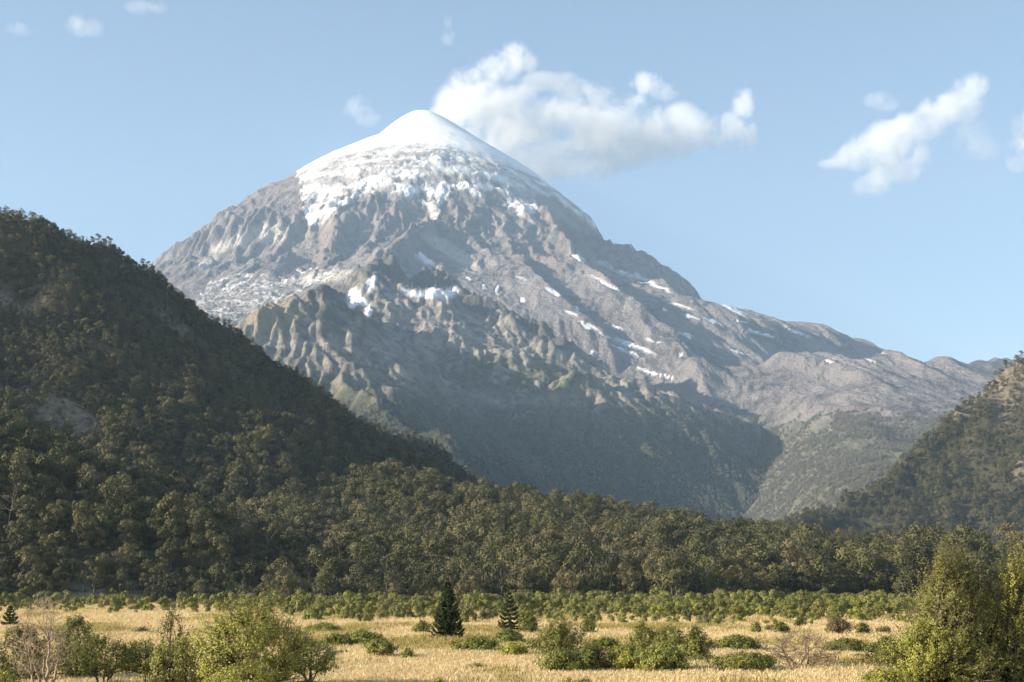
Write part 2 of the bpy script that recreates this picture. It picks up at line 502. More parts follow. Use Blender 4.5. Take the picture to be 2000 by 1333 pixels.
sn = m.mix(m.math('MULTIPLY', m.ramp(m.noise(0.012, 5, 0.6), 0.56, 0.72), m.math('MULTIPLY', m.attr('dirt'), 0.8)), sn, (0.50, 0.62, 0.67))
col = m.mix(m.attr('snow'), rock, sn)
m.bump(m.math('MULTIPLY', m.math('ADD', n1, m.math('MULTIPLY', n3, 0.5)), m.math('SUBTRACT', 1.0, m.math('MULTIPLY', m.attr('snow'), m.math('SUBTRACT', 1.0, m.math('MULTIPLY', m.attr('dirt'), 0.5))))), 26.0, 0.8)
MAT_VOLC = m.done(col)
icem = ice * sstep(0.34, 0.70, ridged(X / 60, Y / 40 + jx, 4, 132)) * 0.7
snow_t = np.clip(np.maximum(snow, icem), 0, 1)
dirt = sstep(820, 960, R + jx * 60) * np.clip(0.5 + 0.9 * sstep(-0.25, 0.35, fbm(tg / 240, R / 70, 5, 136)) - 0.5 * sstep(0.55, 0.8, crev) - 0.12 * edge, 0, 1)
dirt = np.where(ice > 0, 0.35 + 0.65 * sstep(-0.2, 0.2, fbm(X / 120, Y / 60, 4, 137)), np.where(R > 1900, 0.2, dirt))
f = grid_faces(*X.shape)
co2, f2, at = compact(co, f, dict(snow=snow_t, red=red, scree=scree, veg=veg, dust=dust, dirt=dirt))
volcano = link('volcano', mesh_np('volcano', co2, f2, at, MAT_VOLC), kind='structure')

# ------------------------------------------------------------------ the rocky ridge in front of it
def crest(pts):
    return [px(u, v, y) for u, v, y in pts]
CR_B = crest([(560, 640, 4700), (640, 560, 4600), (676, 556, 4520), (702, 526, 4480), (740, 502, 4420), (768, 492, 4380), (792, 500, 4380), (806, 524, 4420), (840, 522, 4470), (868, 532, 4480), (890, 562, 4420), (912, 566, 4350),
              (960, 584, 4300), (1002, 604, 4250), (1052, 626, 4180), (1092, 655, 4120), (1122, 684, 4080), (1152, 708, 4040), (1182, 738, 4000)])
CR_B2 = crest([(1120, 720, 3700), (1182, 738, 3760), (1232, 742, 3820), (1300, 772, 3920), (1342, 790, 3980), (1400, 806, 4060), (1460, 840, 4140), (1520, 900, 4250)])
CR_A = crest([(330, 800, 3000), (480, 640, 3150), (542, 602, 3220), (582, 572, 3270), (614, 560, 3300), (634, 562, 3330), (660, 580, 3380), (702, 614, 3480), (762, 656, 3640), (832, 714, 3860), (886, 752, 4020), (960, 850, 4200)])
CR_A2 = crest([(614, 562, 3300), (622, 640, 3160), (640, 700, 3050), (668, 742, 2960), (730, 790, 2860), (826, 838, 2720), (900, 900, 2560), (960, 960, 2420)])
CR_C = crest([(676, 556, 4520), (650, 575, 4100), (622, 566, 3400)])
CR_D = crest([(800, 590, 4280), (850, 620, 4180), (900, 650, 4080), (960, 690, 3980), (1040, 715, 3900), (1182, 738, 3850)])
RX0, RY0, RC = -1500.0, 2100.0, 7.0
rx = np.arange(RX0, 1100.0, RC); ry = np.arange(RY0, 5400.0, RC)
RX, RY = np.meshgrid(rx, ry)
w1 = fbm(RX / 170, RY / 170, 5, 201) * 62; w2 = fbm(RX / 170, RY / 170, 5, 202) * 62
XX, YY = RX + w1, RY + w2
hb = tent(XX, YY, CR_B, 0.72, 0.72)
hb2 = tent(XX, YY, CR_B2, 0.8, 0.85, None, (0.34, 130.0))
ha = tent(XX, YY, CR_A, 0.62, 0.92, 0.3)
ha2 = tent(XX, YY, CR_A2, 0.74, 0.80)
hc = tent(XX, YY, CR_C, 0.9, 0.8)
hd = tent(XX, YY, CR_D, 0.35, 0.80, None, (0.34, 170.0))
HR = smax(smax(hb, hb2, 25), hd, 40)
HR = smax(HR, smax(ha, ha2, 18), 18)
HR = np.maximum(HR, hc)
hi = sstep(250, 600, HR)
HR += (ridged(XX / 230, YY / 230, 5, 210, 0.55) - 0.55) * (6 + 20 * hi)
HR += (ridged(RX / 80, RY / 80, 4, 215, 0.55) - 0.5) * (3 + 7 * hi)
# ribs that run straight down from the crests, and tilted rock bands
for CRX, amp in ((CR_B, 18), (CR_A, 16), (CR_A2, 14), (CR_B2, 12), (CR_D, 12)):
    L_ = np.concatenate([[0], np.cumsum([math.dist(a[:2], b[:2]) for a, b in zip(CRX[:-1], CRX[1:])])])
    dcr, sd, sv = seg_dist(RX + w1 * 0.6, RY + w2 * 0.6, [(a[0], a[1], l) for a, l in zip(CRX, L_)])
    HR += (ridged((sv + fbm(RX / 90, RY / 90, 3, 246) * 60) / 150, dcr / 600 + sd * 3.7, 3, 245, 0.55) - 0.55) * amp * sstep(10, 90, dcr) * np.exp(-dcr / 420)
tz = (HR + RX * 0.22 - RY * 0.08) / 44 + fbm(RX / 210, RY / 210, 4, 247) * 1.2
HR += ((np.floor(tz) + sstep(0.3, 0.72, tz - np.floor(tz))) - tz) * 9 * sstep(330, 520, HR)
# the cirque below the saddle: a hollow with a steep head wall
qx, qy, _ = px(835, 566, 4330)
HR -= 170 * np.exp(-((((RX - qx) / 105) ** 2 + ((RY - qy) / 90) ** 2) ** 2))
for CRX, amp in ((CR_B, 30), (CR_A[1:7], 22)):
    dcr, _, _ = seg_dist(RX + w1 * 0.4, RY + w2 * 0.4, CRX)
    HR += np.exp(-(dcr / 70) ** 2) * (ridged(RX / 62, RY / 62, 4, 240, 0.6) - 0.42) * amp
HR += fbm(RX / 130, RY / 130, 5, 218) * 18
HR = erode(HR, RC, 26000, 7, 40, 7)
HR += (ridged(RX / 34, RY / 34, 3, 216, 0.55) - 0.5) * (2 + 5 * hi)
ur = np.concatenate([np.linspace(-200, 330, 40, endpoint=False), np.linspace(330, 1560, 560)])
yr = np.arange(2150, 5200, 7.5)
U, Y = np.meshgrid(ur, yr)
X = (U - CU) / F * Y
Z = sample(HR, RX0, RY0, RC, X, Y)
Z += ((ridged(X / 46, Y / 46, 5, 229, 0.62) - 0.5) * 6 + (ridged(X / 17, Y / 17, 3, 230, 0.6) - 0.5) * 4) * (0.3 + 0.9 * sstep(380, 640, Z))
Uv, Vv = to_px(X, Y, Z)
gz = np.gradient(sample(HR, RX0, RY0, RC, X, Y), axis=0) / 7.5
jx = fbm(X / 70, Y / 70, 4, 231); jy = fbm(X / 70, Y / 70, 4, 232); jf = fbm(X / 20, Y / 20, 3, 233)
snow = np.zeros_like(Z)
for p in [(692, 578, 12, 14, 20), (708, 590, 22, 7, 35), (725, 556, 8, 18, 20), (690, 595, 8, 8, 0), (840, 576, 46, 6, 2), (808, 572, 24, 4, 18), (880, 570, 16, 8, -20), (850, 568, 10, 7, 0), (720, 610, 8, 8, 0)]:
    snow = np.maximum(snow, blob(*p))
# pale fellfield on the gentler ground above, scrub below
alt = Z + jx * 90 + jy * 60
veg = (1 - sstep(330, 560, alt)) * sstep(-0.9, 0.1, jx * 1.4 + 0.2 + jf * 0.5)
veg = np.maximum(veg, blob(1000, 735, 170, 36, 4, 0.5) * sstep(-0.4, 0.1, jx + jf * 0.4))
veg = np.maximum(veg, blob(700, 625, 60, 22, 20, 0.5) * 0.7 * sstep(-0.3, 0.2, jx))
crag_shade = np.zeros_like(Z)  # dark crest rock, plus painted shade of the head wall and crest flanks
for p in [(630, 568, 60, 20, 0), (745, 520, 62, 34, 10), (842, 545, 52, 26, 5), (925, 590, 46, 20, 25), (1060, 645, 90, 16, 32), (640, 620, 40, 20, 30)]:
    crag_shade = np.maximum(crag_shade, blob(*p, 0.4))
deep = 1 - sstep(300, 470, alt)
grassy = blob(540, 615, 62, 34, -28, 0.5) * sstep(-0.6, 0.1, jx)
m = NT('ridge_rock')
n1 = m.noise(0.03, 6, 0.65); n2 = m.noise(0.009, 4, 0.6); n3 = m.noise(0.14, 3, 0.6)
rock = m.mix(m.ramp(n1, 0.35, 0.66), (0.10, 0.092, 0.085), (0.30, 0.27, 0.235))
rock = m.mix(m.ramp(n2, 0.5, 0.7), rock, (0.22, 0.20, 0.178))
rock = m.mix(m.math('MULTIPLY', m.attr('crag_shade'), 0.85), rock, m.mix(n1, (0.035, 0.036, 0.036), (0.105, 0.100, 0.094)))
rock = m.mix(m.attr('grassy'), rock, m.mix(n3, (0.19, 0.16, 0.105), (0.30, 0.255, 0.18)))
vg = m.mix(m.ramp(n3, 0.35, 0.65), (0.04, 0.048, 0.024), (0.10, 0.102, 0.052))
rock = m.mix(m.attr('veg'), rock, vg)
rock = m.mix(m.attr('deep'), rock, m.mix(m.ramp(n3, 0.3, 0.7), (0.026, 0.033, 0.020), (0.055, 0.058, 0.034)))
col = m.mix(m.attr('snow'), rock, (0.80, 0.81, 0.83))
m.bump(m.math('ADD', n1, m.math('MULTIPLY', n3, 0.5)), 9.0, 0.8)
Z = np.maximum(Z, -42)
co = np.stack([X, Y, Z], -1).reshape(-1, 3)
zq = Z.reshape(Z.shape)
fm = np.maximum(np.maximum(zq[:-1, :-1], zq[1:, :-1]), np.maximum(zq[:-1, 1:], zq[1:, 1:])) > -20
co2, f2, at = compact(co, grid_faces(*Z.shape, fm), dict(snow=snow, veg=veg, deep=deep, crag_shade=crag_shade, grassy=grassy))
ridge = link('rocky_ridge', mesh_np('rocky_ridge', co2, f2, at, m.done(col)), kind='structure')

# ------------------------------------------------------------------ near ground: meadow, forest floor, the two wooded hills
C_L = crest([(0, 438, 900), (130, 476, 960), (290, 536, 1060), (350, 592, 1100), (430, 646, 1150), (520, 706, 1230), (610, 752, 1320), (680, 806, 1380),
             (750, 842, 1450), (850, 892, 1550), (920, 936, 1650), (1000, 972, 1750), (1060, 992, 1800), (1200, 1020, 1900), (1330, 1050, 2000), (1500, 1090, 2100)])
C_L = [(-1800, 1600, 300), (-1250, 1300, 470), (-820, 1080, 450), (-560, 960, 330), (-430, 920, 268)] + C_L
C_LOW = crest([(660, 1040, 660), (720, 992, 690), (760, 978, 720), (830, 990, 740), (900, 985, 770), (980, 1004, 790), (1060, 1012, 820), (1150, 1030, 850), (1250, 1036, 900), (1330, 1056, 930), (1400, 1070, 960), (1500, 1066, 1000), (1600, 1080, 1050), (1800, 1082, 1150), (2000, 1084, 1250), (2400, 1080, 1500)])
C_R = crest([(1330, 1075, 1500), (1480, 1060, 1560), (1560, 1030, 1600), (1640, 992, 1650), (1720, 946, 1700), (1800, 868, 1760), (1850, 826, 1790), (1900, 775, 1820), (1932, 748, 1840), (1965, 722, 1850), (2000, 698, 1860), (2060, 660, 1880), (2200, 600, 1900), (2600, 540, 1950), (3400, 500, 2000)])
HUMP = [(-330, 560, 84), (-250, 520, 80), (-175, 480, 62), (-110, 430, 22)]
def near_h(X, Y, parts=False):
    w1 = fbm(X / 140, Y / 140, 3, 301) * 26; w2 = fbm(X / 140, Y / 140, 3, 302) * 26
    r = np.hypot(X, Y)
    k = sstep(60, 500, r)
    g = np.where(Y > 0, sstep(330, 1300, Y), 0) * 16 + fbm(X / 60, Y / 60, 3, 303) * 0.35 * (1 - 0 * k) - 0.1
    g = g + sstep(380, 600, Y) * (fbm(X / 120, Y / 120, 3, 304) * 9 + 4)
    XX, YY = X + w1 * k, Y + w2 * k
    a = tent(XX, YY, C_L, 0.6, 0.86, 0.35)
    a = smax(a, tent(XX, YY, HUMP, 0.6, 0.62, 0.3), 14)
    b = tent(XX, YY, C_LOW, 0.30, 0.26, 0.7)
    c = tent(XX, YY, C_R, 1.3, 0.88, 0.2)
    rough = (ridged(X / 120, Y / 120, 4, 310) - 0.5) * 20 + fbm(X / 45, Y / 45, 3, 311) * 5
    a = a + rough * sstep(10, 60, a); c = c + rough * 1.3 * sstep(10, 60, c); b = b + (rough * 0.6 + fbm(X / 90, Y / 90, 3, 312) * 14) * sstep(5, 40, b)
    z = smax(g, a, 8); z = smax(z, b, 8); z = smax(z, c, 8)
    far = sstep(350, 420, r)
    z = np.where(Y > 0, z, fbm(X / 60, Y / 60, 3, 303) * 0.35 - 0.1)
    # sink the far rim of the sheet
    if parts:
        return z, a - np.maximum(b, g), c - np.maximum(b, g), a, b, c, g
    return z
def ground_z(x, y):
    return near_h(np.atleast_1d(np.asarray(x, float)), np.atleast_1d(np.asarray(y, float)))

azs = np.radians(np.concatenate([np.linspace(-180, -62, 60, endpoint=False), np.linspace(-62, -24, 60, endpoint=False), np.linspace(-24, 24, 380, endpoint=False), np.linspace(24, 62, 50, endpoint=False), np.linspace(62, 180, 61)]))
rr = np.concatenate([[0.0, 8, 20, 35], np.geomspace(50, 380, 90, endpoint=False), np.geomspace(380, 2700, 230)])
A, RR = np.meshgrid(azs, rr)
X, Y = RR * np.sin(A), RR * np.cos(A)
Z, aL, aR, *_ = near_h(X, Y, True)
Z = Z - sstep(2450, 2700, RR) * 40
rocky = np.clip(sstep(0.22, 0.42, fbm(X / 50, Y / 50, 4, 320) + 0.75 * sstep(205, 270, Z) * (X > 0)), 0, 1)
wood = np.maximum(sstep(335, 385, Y + fbm(X / 40, Y / 40, 3, 321) * 40), sstep(0.8, 2.5, Z) * (Y > 200))
green = sstep(-0.05, 0.45, fbm(X / 22, Y / 14, 4, 322))
m = NT('meadow_ground')
n1 = m.noise(0.35, 5, 0.65); n2 = m.noise(1.6, 4, 0.7); n3 = m.noise(0.05, 4, 0.6)
mead = m.mix(m.ramp(n1, 0.35, 0.68), (0.50, 0.36, 0.17), (0.66, 0.49, 0.25))
mead = m.mix(m.math('MULTIPLY', m.attr('green'), 0.35), mead, (0.36, 0.29, 0.10))
mead = m.mix(m.math('MULTIPLY', m.ramp(n2, 0.5, 0.75), 0.4), mead, (0.34, 0.23, 0.11))
floor_ = m.mix(n3, (0.040, 0.042, 0.022), (0.075, 0.065, 0.038))
floor_ = m.mix(m.math('MULTIPLY', m.attr('rocky'), m.ramp(n1, 0.3, 0.6)), floor_, (0.21, 0.175, 0.130))
m.bump(n2, 0.25, 0.6)
MAT_GROUND = m.done(m.mix(m.attr('wood'), mead, floor_))
co = np.stack([X, Y, Z], -1).reshape(-1, 3)
nc = X.shape[1]
cell_l = (aL > 2) & (aL > aR); cell_r = (aR > 2) & ~cell_l
owner = np.where(cell_l, 1, np.where(cell_r, 2, 0))[:-1, :-1]
for k, nm in ((0, 'ground'), (1, 'wooded_hill'), (2, 'wooded_hill')):
    co2, f2, at = compact(co, grid_faces(*X.shape, owner == k), dict(rocky=rocky, wood=wood, green=green))
    link(nm, mesh_np(nm, co2, f2[:, ::-1], at, MAT_GROUND), kind='structure')
# the plain that carries on under everything out to the edge of the air
s = 11800.0
co = np.array([(-s, -2000, -45), (s, -2000, -45), (s, 9600, -45), (-s, 9600, -45)], float)
m = NT('plain_ground')
pl = m.done(m.mix(m.noise(0.004, 5), (0.05, 0.055, 0.03), (0.14, 0.11, 0.06)))
link('plain', mesh_np('plain', co, np.array([[0, 1, 2, 3]]), None, pl), kind='structure')
# ------------------------------------------------------------------ plants: shared pieces
def leaf_mat(name, dark, light, trans=0.3, hue=None, own=0.4):
    m = NT(name)
    oi = m.n('ShaderNodeObjectInfo').outputs['Random']
    t = m.math('ADD', m.math('MULTIPLY', m.attr('tint'), 1 - own), m.math('MULTIPLY', oi, own))
    col = m.mix(t, dark, light)
    if hue:
        col = m.mix(m.ramp(m.math('FRACT', m.math('MULTIPLY', oi, 7.31)), 0.70, 1.0), col, hue)
    m._set(m.b.inputs['Base Color'], col)
    m.b.inputs['Roughness'].default_value = 0.6
    m.b.inputs['Specular IOR Level'].default_value = 0.25
    tr = m.n('ShaderNodeBsdfTranslucent'); m._set(tr.inputs['Color'], col)
    mx = m.n('ShaderNodeMixShader'); mx.inputs[0].default_value = trans
    m.l(m.b.outputs[0], mx.inputs[1]); m.l(tr.outputs[0], mx.inputs[2]); m.l(mx.outputs[0], m.out.inputs['Surface'])
    return m.m

def bark_mat(name, a, b, scale=6.0):
    m = NT(name)
    n = m.noise(scale, 4, 0.65, stretch=(1, 1, 0.3))
    return m.done(m.mix(n, a, b))

M_TREE = leaf_mat('forest_leaf', (0.017, 0.024, 0.010), (0.150, 0.140, 0.050), 0.06, (0.155, 0.128, 0.060), 0.62)
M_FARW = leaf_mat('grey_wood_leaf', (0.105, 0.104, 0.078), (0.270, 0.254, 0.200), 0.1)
M_FIR = leaf_mat('conifer_leaf', (0.022, 0.034, 0.016), (0.060, 0.072, 0.028), 0.1)
M_SCRUB = leaf_mat('scrub_leaf', (0.045, 0.056, 0.014), (0.26, 0.26, 0.065), 0.1, (0.21, 0.19, 0.07))
M_BARK = bark_mat('grey_bark', (0.10, 0.085, 0.07), (0.30, 0.26, 0.22))
M_PALE = bark_mat('bleached_wood', (0.30, 0.25, 0.20), (0.52, 0.45, 0.37))

def quads(c, nrm, size, rs, aspect=1.0):
    """leaf faces: centres c, rough normals nrm, sizes -> verts, faces"""
    n = len(c)
    nrm = nrm / (np.linalg.norm(nrm, axis=1, keepdims=True) + 1e-9)
    r = rs.normal(size=(n, 3))
    u = np.cross(nrm, r); u /= np.linalg.norm(u, axis=1, keepdims=True) + 1e-9
    w = np.cross(nrm, u)
    s = np.broadcast_to(np.asarray(size, float), (n,))[:, None] * 0.5
    u = u * s; w = w * s * aspect
    v = np.stack([c - u, c - w * 0.8 + u * 0.15, c + u, c + w * 0.8 - u * 0.15], 1).reshape(-1, 3)
    return v, np.arange(n * 4).reshape(n, 4)

def tubes(segs, sides=3):
    """segs: list of (p0, p1, r0, r1) -> tapered tubes"""
    S = np.array([(*a, *b, r0, r1) for a, b, r0, r1 in segs], float)
    p0, p1, r0, r1 = S[:, 0:3], S[:, 3:6], S[:, 6], S[:, 7]
    d = p1 - p0; d /= np.linalg.norm(d, axis=1, keepdims=True) + 1e-9
    ref = np.where(np.abs(d[:, 2:3]) > 0.9, np.array([[1.0, 0, 0]]), np.array([[0, 0, 1.0]]))
    u = np.cross(d, ref); u /= np.linalg.norm(u, axis=1, keepdims=True) + 1e-9
    w = np.cross(d, u)
    vs = []
    for base, r in ((p0, r0), (p1, r1)):
        for k in range(sides):
            a = 2 * math.pi * k / sides
            vs.append(base + (u * math.cos(a) + w * math.sin(a)) * r[:, None])
    v = np.stack(vs, 1)                              # n, 2*sides, 3
    n = len(S)
    f = []
    for k in range(sides):
        k2 = (k + 1) % sides
        f.append((k, k2, sides + k2, sides + k))
    f = (np.arange(n)[:, None, None] * 2 * sides + np.array(f)[None]).reshape(-1, 4)
    return v.reshape(-1, 3), f

def join_np(parts):
    vs, fs, o = [], [], 0
    for v, f in parts:
        vs.append(v); fs.append(f + o); o += len(v)
    return np.concatenate(vs), np.concatenate(fs)

def crown_np(rs, h, rad, base, lobes, per, leaf, kind='round'):
    """leaf faces of a tree crown made of lobes -> verts, faces, tint per vertex"""
    C, N, S = [], [], []
    for i in range(lobes):
        if kind == 'round':
            t = rs.uniform(0, 1) ** 0.8
            z = base + (h - base) * (0.12 + 0.78 * t)
            q = math.sqrt(max(0.05, 1 - (2 * (z - base) / (h - base) - 0.9) ** 2 * 0.85))
            a = rs.uniform(0, 2 * math.pi); rr_ = rad * q * math.sqrt(rs.uniform(0.1, 1)) * 0.78
            lr_ = rad * rs.uniform(0.30, 0.50); fl = rs.uniform(0.85, 1.1)
        else:
            t = (i + rs.uniform(0, 1)) / lobes
            z = base + (h - base) * t
            a = rs.uniform(0, 2 * math.pi); rr_ = rad * (1 - t) * 0.62
            lr_ = rad * (0.12 + 0.42 * (1 - t)); fl = 0.42
        c = np.array([math.cos(a) * rr_, math.sin(a) * rr_, z])
        n = int(per * (lr_ / (rad * 0.4)) ** 1.5) + 6
        d = rs.normal(size=(n, 3)); d[:, 2] = np.abs(d[:, 2]) - 0.5
        d /= np.linalg.norm(d, axis=1, keepdims=True)
        k = rs.uniform(0.82, 1.06, (n, 1))
        C.append(c + d * k * np.array([1, 1, fl]) * lr_)
        N.append(d + rs.normal(size=(n, 3)) * 0.24)
        S.append(np.clip(rs.uniform(0.1, 1) * 0.5 + rs.uniform(0, 0.5, n), 0, 1))
    C, N, S = np.concatenate(C), np.concatenate(N), np.concatenate(S)
    C[:, 2] = np.maximum(C[:, 2], base * 0.6)
    v, f = quads(C, N, leaf * rs.uniform(0.7, 1.3, len(C)), rs, 0.8)
    return v, f, np.repeat(S, 4)

def trunk_np(rs, h, base, rad, limbs=4):
    segs = []
    p = np.zeros(3); p[2] = -0.8
    d = np.array([rs.normal(0, 0.06), rs.normal(0, 0.06), 1.0])
    n = 5; L = (h * 0.75 + 0.8) / n; r = rad
    pts = [p.copy()]
    for i in range(n):
        d = d + np.array([rs.normal(0, 0.09), rs.normal(0, 0.09), 0]); d /= np.linalg.norm(d)
        q = p + d * L
        segs.append((p, q, r, r * 0.78)); p = q; r *= 0.78; pts.append(p.copy())
    for i in range(limbs):
        a = rs.uniform(0, 2 * math.pi); k = rs.randint(2, n)
        s = pts[k]; e = s + np.array([math.cos(a), math.sin(a), 0.75]) * h * rs.uniform(0.14, 0.24)
        segs.append((s, e, rad * 0.45, rad * 0.15))
    return tubes(segs, 5)

HIDDEN = bpy.data.collections.new('tree_shapes')     # shapes the scattered forest draws; not linked to the scene

def make_proto(name, crown, trunk, mats, coll=HIDDEN):
    """one joined mesh (crown + trunk) for scattering"""
    cv, cf, ct = crown
    tv, tf = trunk
    v, f = join_np([(cv, cf), (tv, tf)])
    me = mesh_np(name, v, f, dict(tint=np.concatenate([ct, np.zeros(len(tv))])), mats[0], False)
    me.materials.append(mats[1])
    me.polygons.foreach_set('material_index', np.concatenate([np.zeros(len(cf), np.int32), np.ones(len(tf), np.int32)]))
    o = bpy.data.objects.new(name, me)
    coll.objects.link(o)
    return o

TREES = []      # (crown mesh, trunk mesh) pairs for the trees kept as things
def tree_shape(i, kind):
    rs = np.random.RandomState(500 + i)
    if kind == 'round':
        h = rs.uniform(8.5, 11.0); rad = h * rs.uniform(0.40, 0.50); base = h * rs.uniform(0.03, 0.08)
        c = crown_np(rs, h, rad, base, 13, 120, 0.54)
        tr = trunk_np(rs, h, base, 0.2); mats = (M_TREE, M_BARK)
    elif kind == 'tall':
        h = rs.uniform(11.5, 14.0); rad = h * rs.uniform(0.28, 0.34); base = h * rs.uniform(0.10, 0.18)
        c = crown_np(rs, h, rad, base, 11, 100, 0.52)
        tr = trunk_np(rs, h, base, 0.22); mats = (M_TREE, M_BARK)
    else:
        h = rs.uniform(10.0, 12.5); rad = h * 0.19; base = h * 0.08
        c = crown_np(rs, h, rad, base, 22, 34, 0.5, 'cone')
        tr = trunk_np(rs, h, base, 0.18, 0); mats = (M_FIR, M_BARK)
    make_proto('tree_shape.%03d' % i, c, tr, mats)
    cm = mesh_np('crown', c[0], c[1], dict(tint=c[2]), mats[0], False)
    tm = mesh_np('trunk', tr[0], tr[1], None, mats[1])
    TREES.append((cm, tm, kind, h))
KINDS = ['round'] * 6 + ['tall'] * 3 + ['cone'] * 2
for i, k in enumerate(KINDS):
    tree_shape(i, k)
# bleached snags
def snag_np(rs, h):
    segs = []
    def go(p, d, L, r, lv):
        for i in range(4):
            d = d + rs.normal(0, 0.16, 3); d /= np.linalg.norm(d)
            q = p + d * L / 4
            segs.append((p, q, r, r * 0.8)); p = q; r *= 0.8
            if lv < 2 and i > 0:
                for _ in range(2):
                    e = d * 0.5 + rs.normal(0, 0.6, 3); e[2] = abs(e[2]) * 0.7 + 0.2; e /= np.linalg.norm(e)
                    go(p, e, L * 0.5, r * 0.6, lv + 1)
    go(np.array([0, 0, -0.5]), np.array([0, 0, 1.0]), h, 0.2, 0)
    return tubes(segs, 4)
SNAGS = [snag_np(np.random.RandomState(700 + i), 8.0 + i) for i in range(3)]
for i, s_ in enumerate(SNAGS):
    me = mesh_np('snag', s_[0], s_[1], None, M_PALE)
    o = bpy.data.objects.new('tree_shape.%03d' % (len(KINDS) + i), me)
    HIDDEN.objects.link(o)
NK = len(KINDS)

def scatter(name, pts, scl, rot, idx, coll, **props):
    """one object of many instanced plants (geometry nodes on a cloud of points)"""
    me = bpy.data.meshes.new(name)
    me.vertices.add(len(pts)); me.vertices.foreach_set('co', np.asarray(pts, np.float32).ravel())
    for k, v, ty in (('scl', scl, 'FLOAT'), ('rot', rot, 'FLOAT'), ('idx', idx, 'INT')):
        a = me.attributes.new(k, ty, 'POINT')
        a.data.foreach_set('value', np.asarray(v, np.int32 if ty == 'INT' else np.float32))
    o = link(name, me, **props)
    ng = bpy.data.node_groups.new(name, 'GeometryNodeTree')
    ng.interface.new_socket('Geometry', in_out='INPUT', socket_type='NodeSocketGeometry')
    ng.interface.new_socket('Geometry', in_out='OUTPUT', socket_type='NodeSocketGeometry')
    N, L = ng.nodes.new, ng.links.new
    gi, go = N('NodeGroupInput'), N('NodeGroupOutput')
    ci = N('GeometryNodeCollectionInfo'); ci.inputs[0].default_value = coll
    ci.inputs['Separate Children'].default_value = True; ci.inputs['Reset Children'].default_value = True
    ip = N('GeometryNodeInstanceOnPoints'); ip.inputs['Pick Instance'].default_value = True
    def at(nm, ty):
        a = N('GeometryNodeInputNamedAttribute'); a.data_type = ty; a.inputs[0].default_value = nm
        return a.outputs[0]
    cx = N('ShaderNodeCombineXYZ'); L(at('rot', 'FLOAT'), cx.inputs[2])
    er = N('FunctionNodeEulerToRotation'); L(cx.outputs[0], er.inputs[0])
    L(gi.outputs[0], ip.inputs['Points']); L(ci.outputs[0], ip.inputs['Instance'])
    L(at('idx', 'INT'), ip.inputs['Instance Index']); L(er.outputs[0], ip.inputs['Rotation']); L(at('scl', 'FLOAT'), ip.inputs['Scale'])
    L(ip.outputs[0], go.inputs[0])
    md = o.modifiers.new('scatter', 'NODES'); md.node_group = ng
    return o

# ------------------------------------------------------------------ the forest
def horizon_table():
    az = np.radians(np.linspace(-23, 23, 460)); r = np.geomspace(60, 2600, 330)
    A, Rr = np.meshgrid(az, r)
    z = near_h(Rr * np.sin(A), Rr * np.cos(A))
    return az, r, np.maximum.accumulate((z - HC) / Rr, axis=0)
HAZ, HR_, HMAX = horizon_table()
def visible(x, y, top, back=25.0):
    """does a thing whose top is at height `top` show over the ground in front of it?"""
    a = np.arctan2(x, y); r = np.hypot(x, y)
    i = np.clip(np.searchsorted(HAZ, a), 0, len(HAZ) - 1)
    j = np.clip(np.searchsorted(HR_, r - back) - 1, 0, len(HR_) - 1)
    return (top - HC) / r > HMAX[j, i] - 0.002
rs = np.random.RandomState(77)
def sow(n, r0, r1, gap):
    """random points of the view wedge, thinned to a least distance"""
    a = np.radians(rs.uniform(-22.5, 22.5, n)); r = np.sqrt(rs.uniform(r0 ** 2, r1 ** 2, n))
    x, y = r * np.sin(a), r * np.cos(a)
    cell = {}
    key = np.floor(x / gap).astype(int) * 100003 + np.floor(y / gap).astype(int)
    _, first = np.unique(key, return_index=True)
    x, y = x[first], y[first]
    return x + rs.uniform(-.25, .25, len(x)) * gap, y + rs.uniform(-.25, .25, len(x)) * gap
FX, FY, FG = [], [], []
for r0, r1, gap in ((290, 700, 5.2), (700, 1250, 4.2), (1250, 2600, 5.2)):
    n = int((r1 ** 2 - r0 ** 2) * math.radians(45) / 2 / gap ** 2 * 2.6)
    x, y = sow(n, r0, r1, gap)
    FX.append(x); FY.append(y); FG.append(np.full(len(x), gap))
x, y = sow(16000, 290, 600, 3.3)                     # younger, closer growth on the near left slope
k_ = x < -15 + fbm(x / 40, y / 40, 2, 403) * 30
FX.append(x[k_]); FY.append(y[k_]); FG.append(np.full(k_.sum(), 3.3))
FX, FY, FG = np.concatenate(FX), np.concatenate(FY), np.concatenate(FG)
edge_n = fbm(FX / 60, FY / 60, 3, 400) * 30 + fbm(FX / 18, FY / 18, 2, 401) * 10
keep = (FY > 372 + edge_n + 55 * sstep(20, 140, FX)) | ((FX < 0) & (near_h(FX, FY) > 1.5 + edge_n * 0.05))
FX, FY, FG = FX[keep], FY[keep], FG[keep]
FZ, aL, aR, *_ = near_h(FX, FY, True)
rk = fbm(FX / 50, FY / 50, 4, 320) + 0.0 * FX
keep = (rs.uniform(0, 1, len(FX)) > 0.9 * sstep(0.3, 0.5, rk) * (FZ > 60)) & visible(FX, FY, FZ + 12)
keep &= rs.uniform(0, 1, len(FX)) > 0.06 + 0.55 * sstep(205, 265, FZ + fbm(FX / 40, FY / 40, 3, 415) * 60) * (FX > 0)
FX, FY, FZ, FG = FX[keep], FY[keep], FZ[keep], FG[keep]
FR = np.hypot(FX, FY)
patch = fbm(FX / 70, FY / 70, 3, 410)
FS = (0.62 + 0.62 * rs.uniform(0, 1, len(FX)) ** 1.4 + patch * 0.4) * (1 - np.where(FX > 0, 0.24, 0.42) * sstep(25, 120, FZ)) * (0.72 + 0.28 * sstep(380, 440, FR))
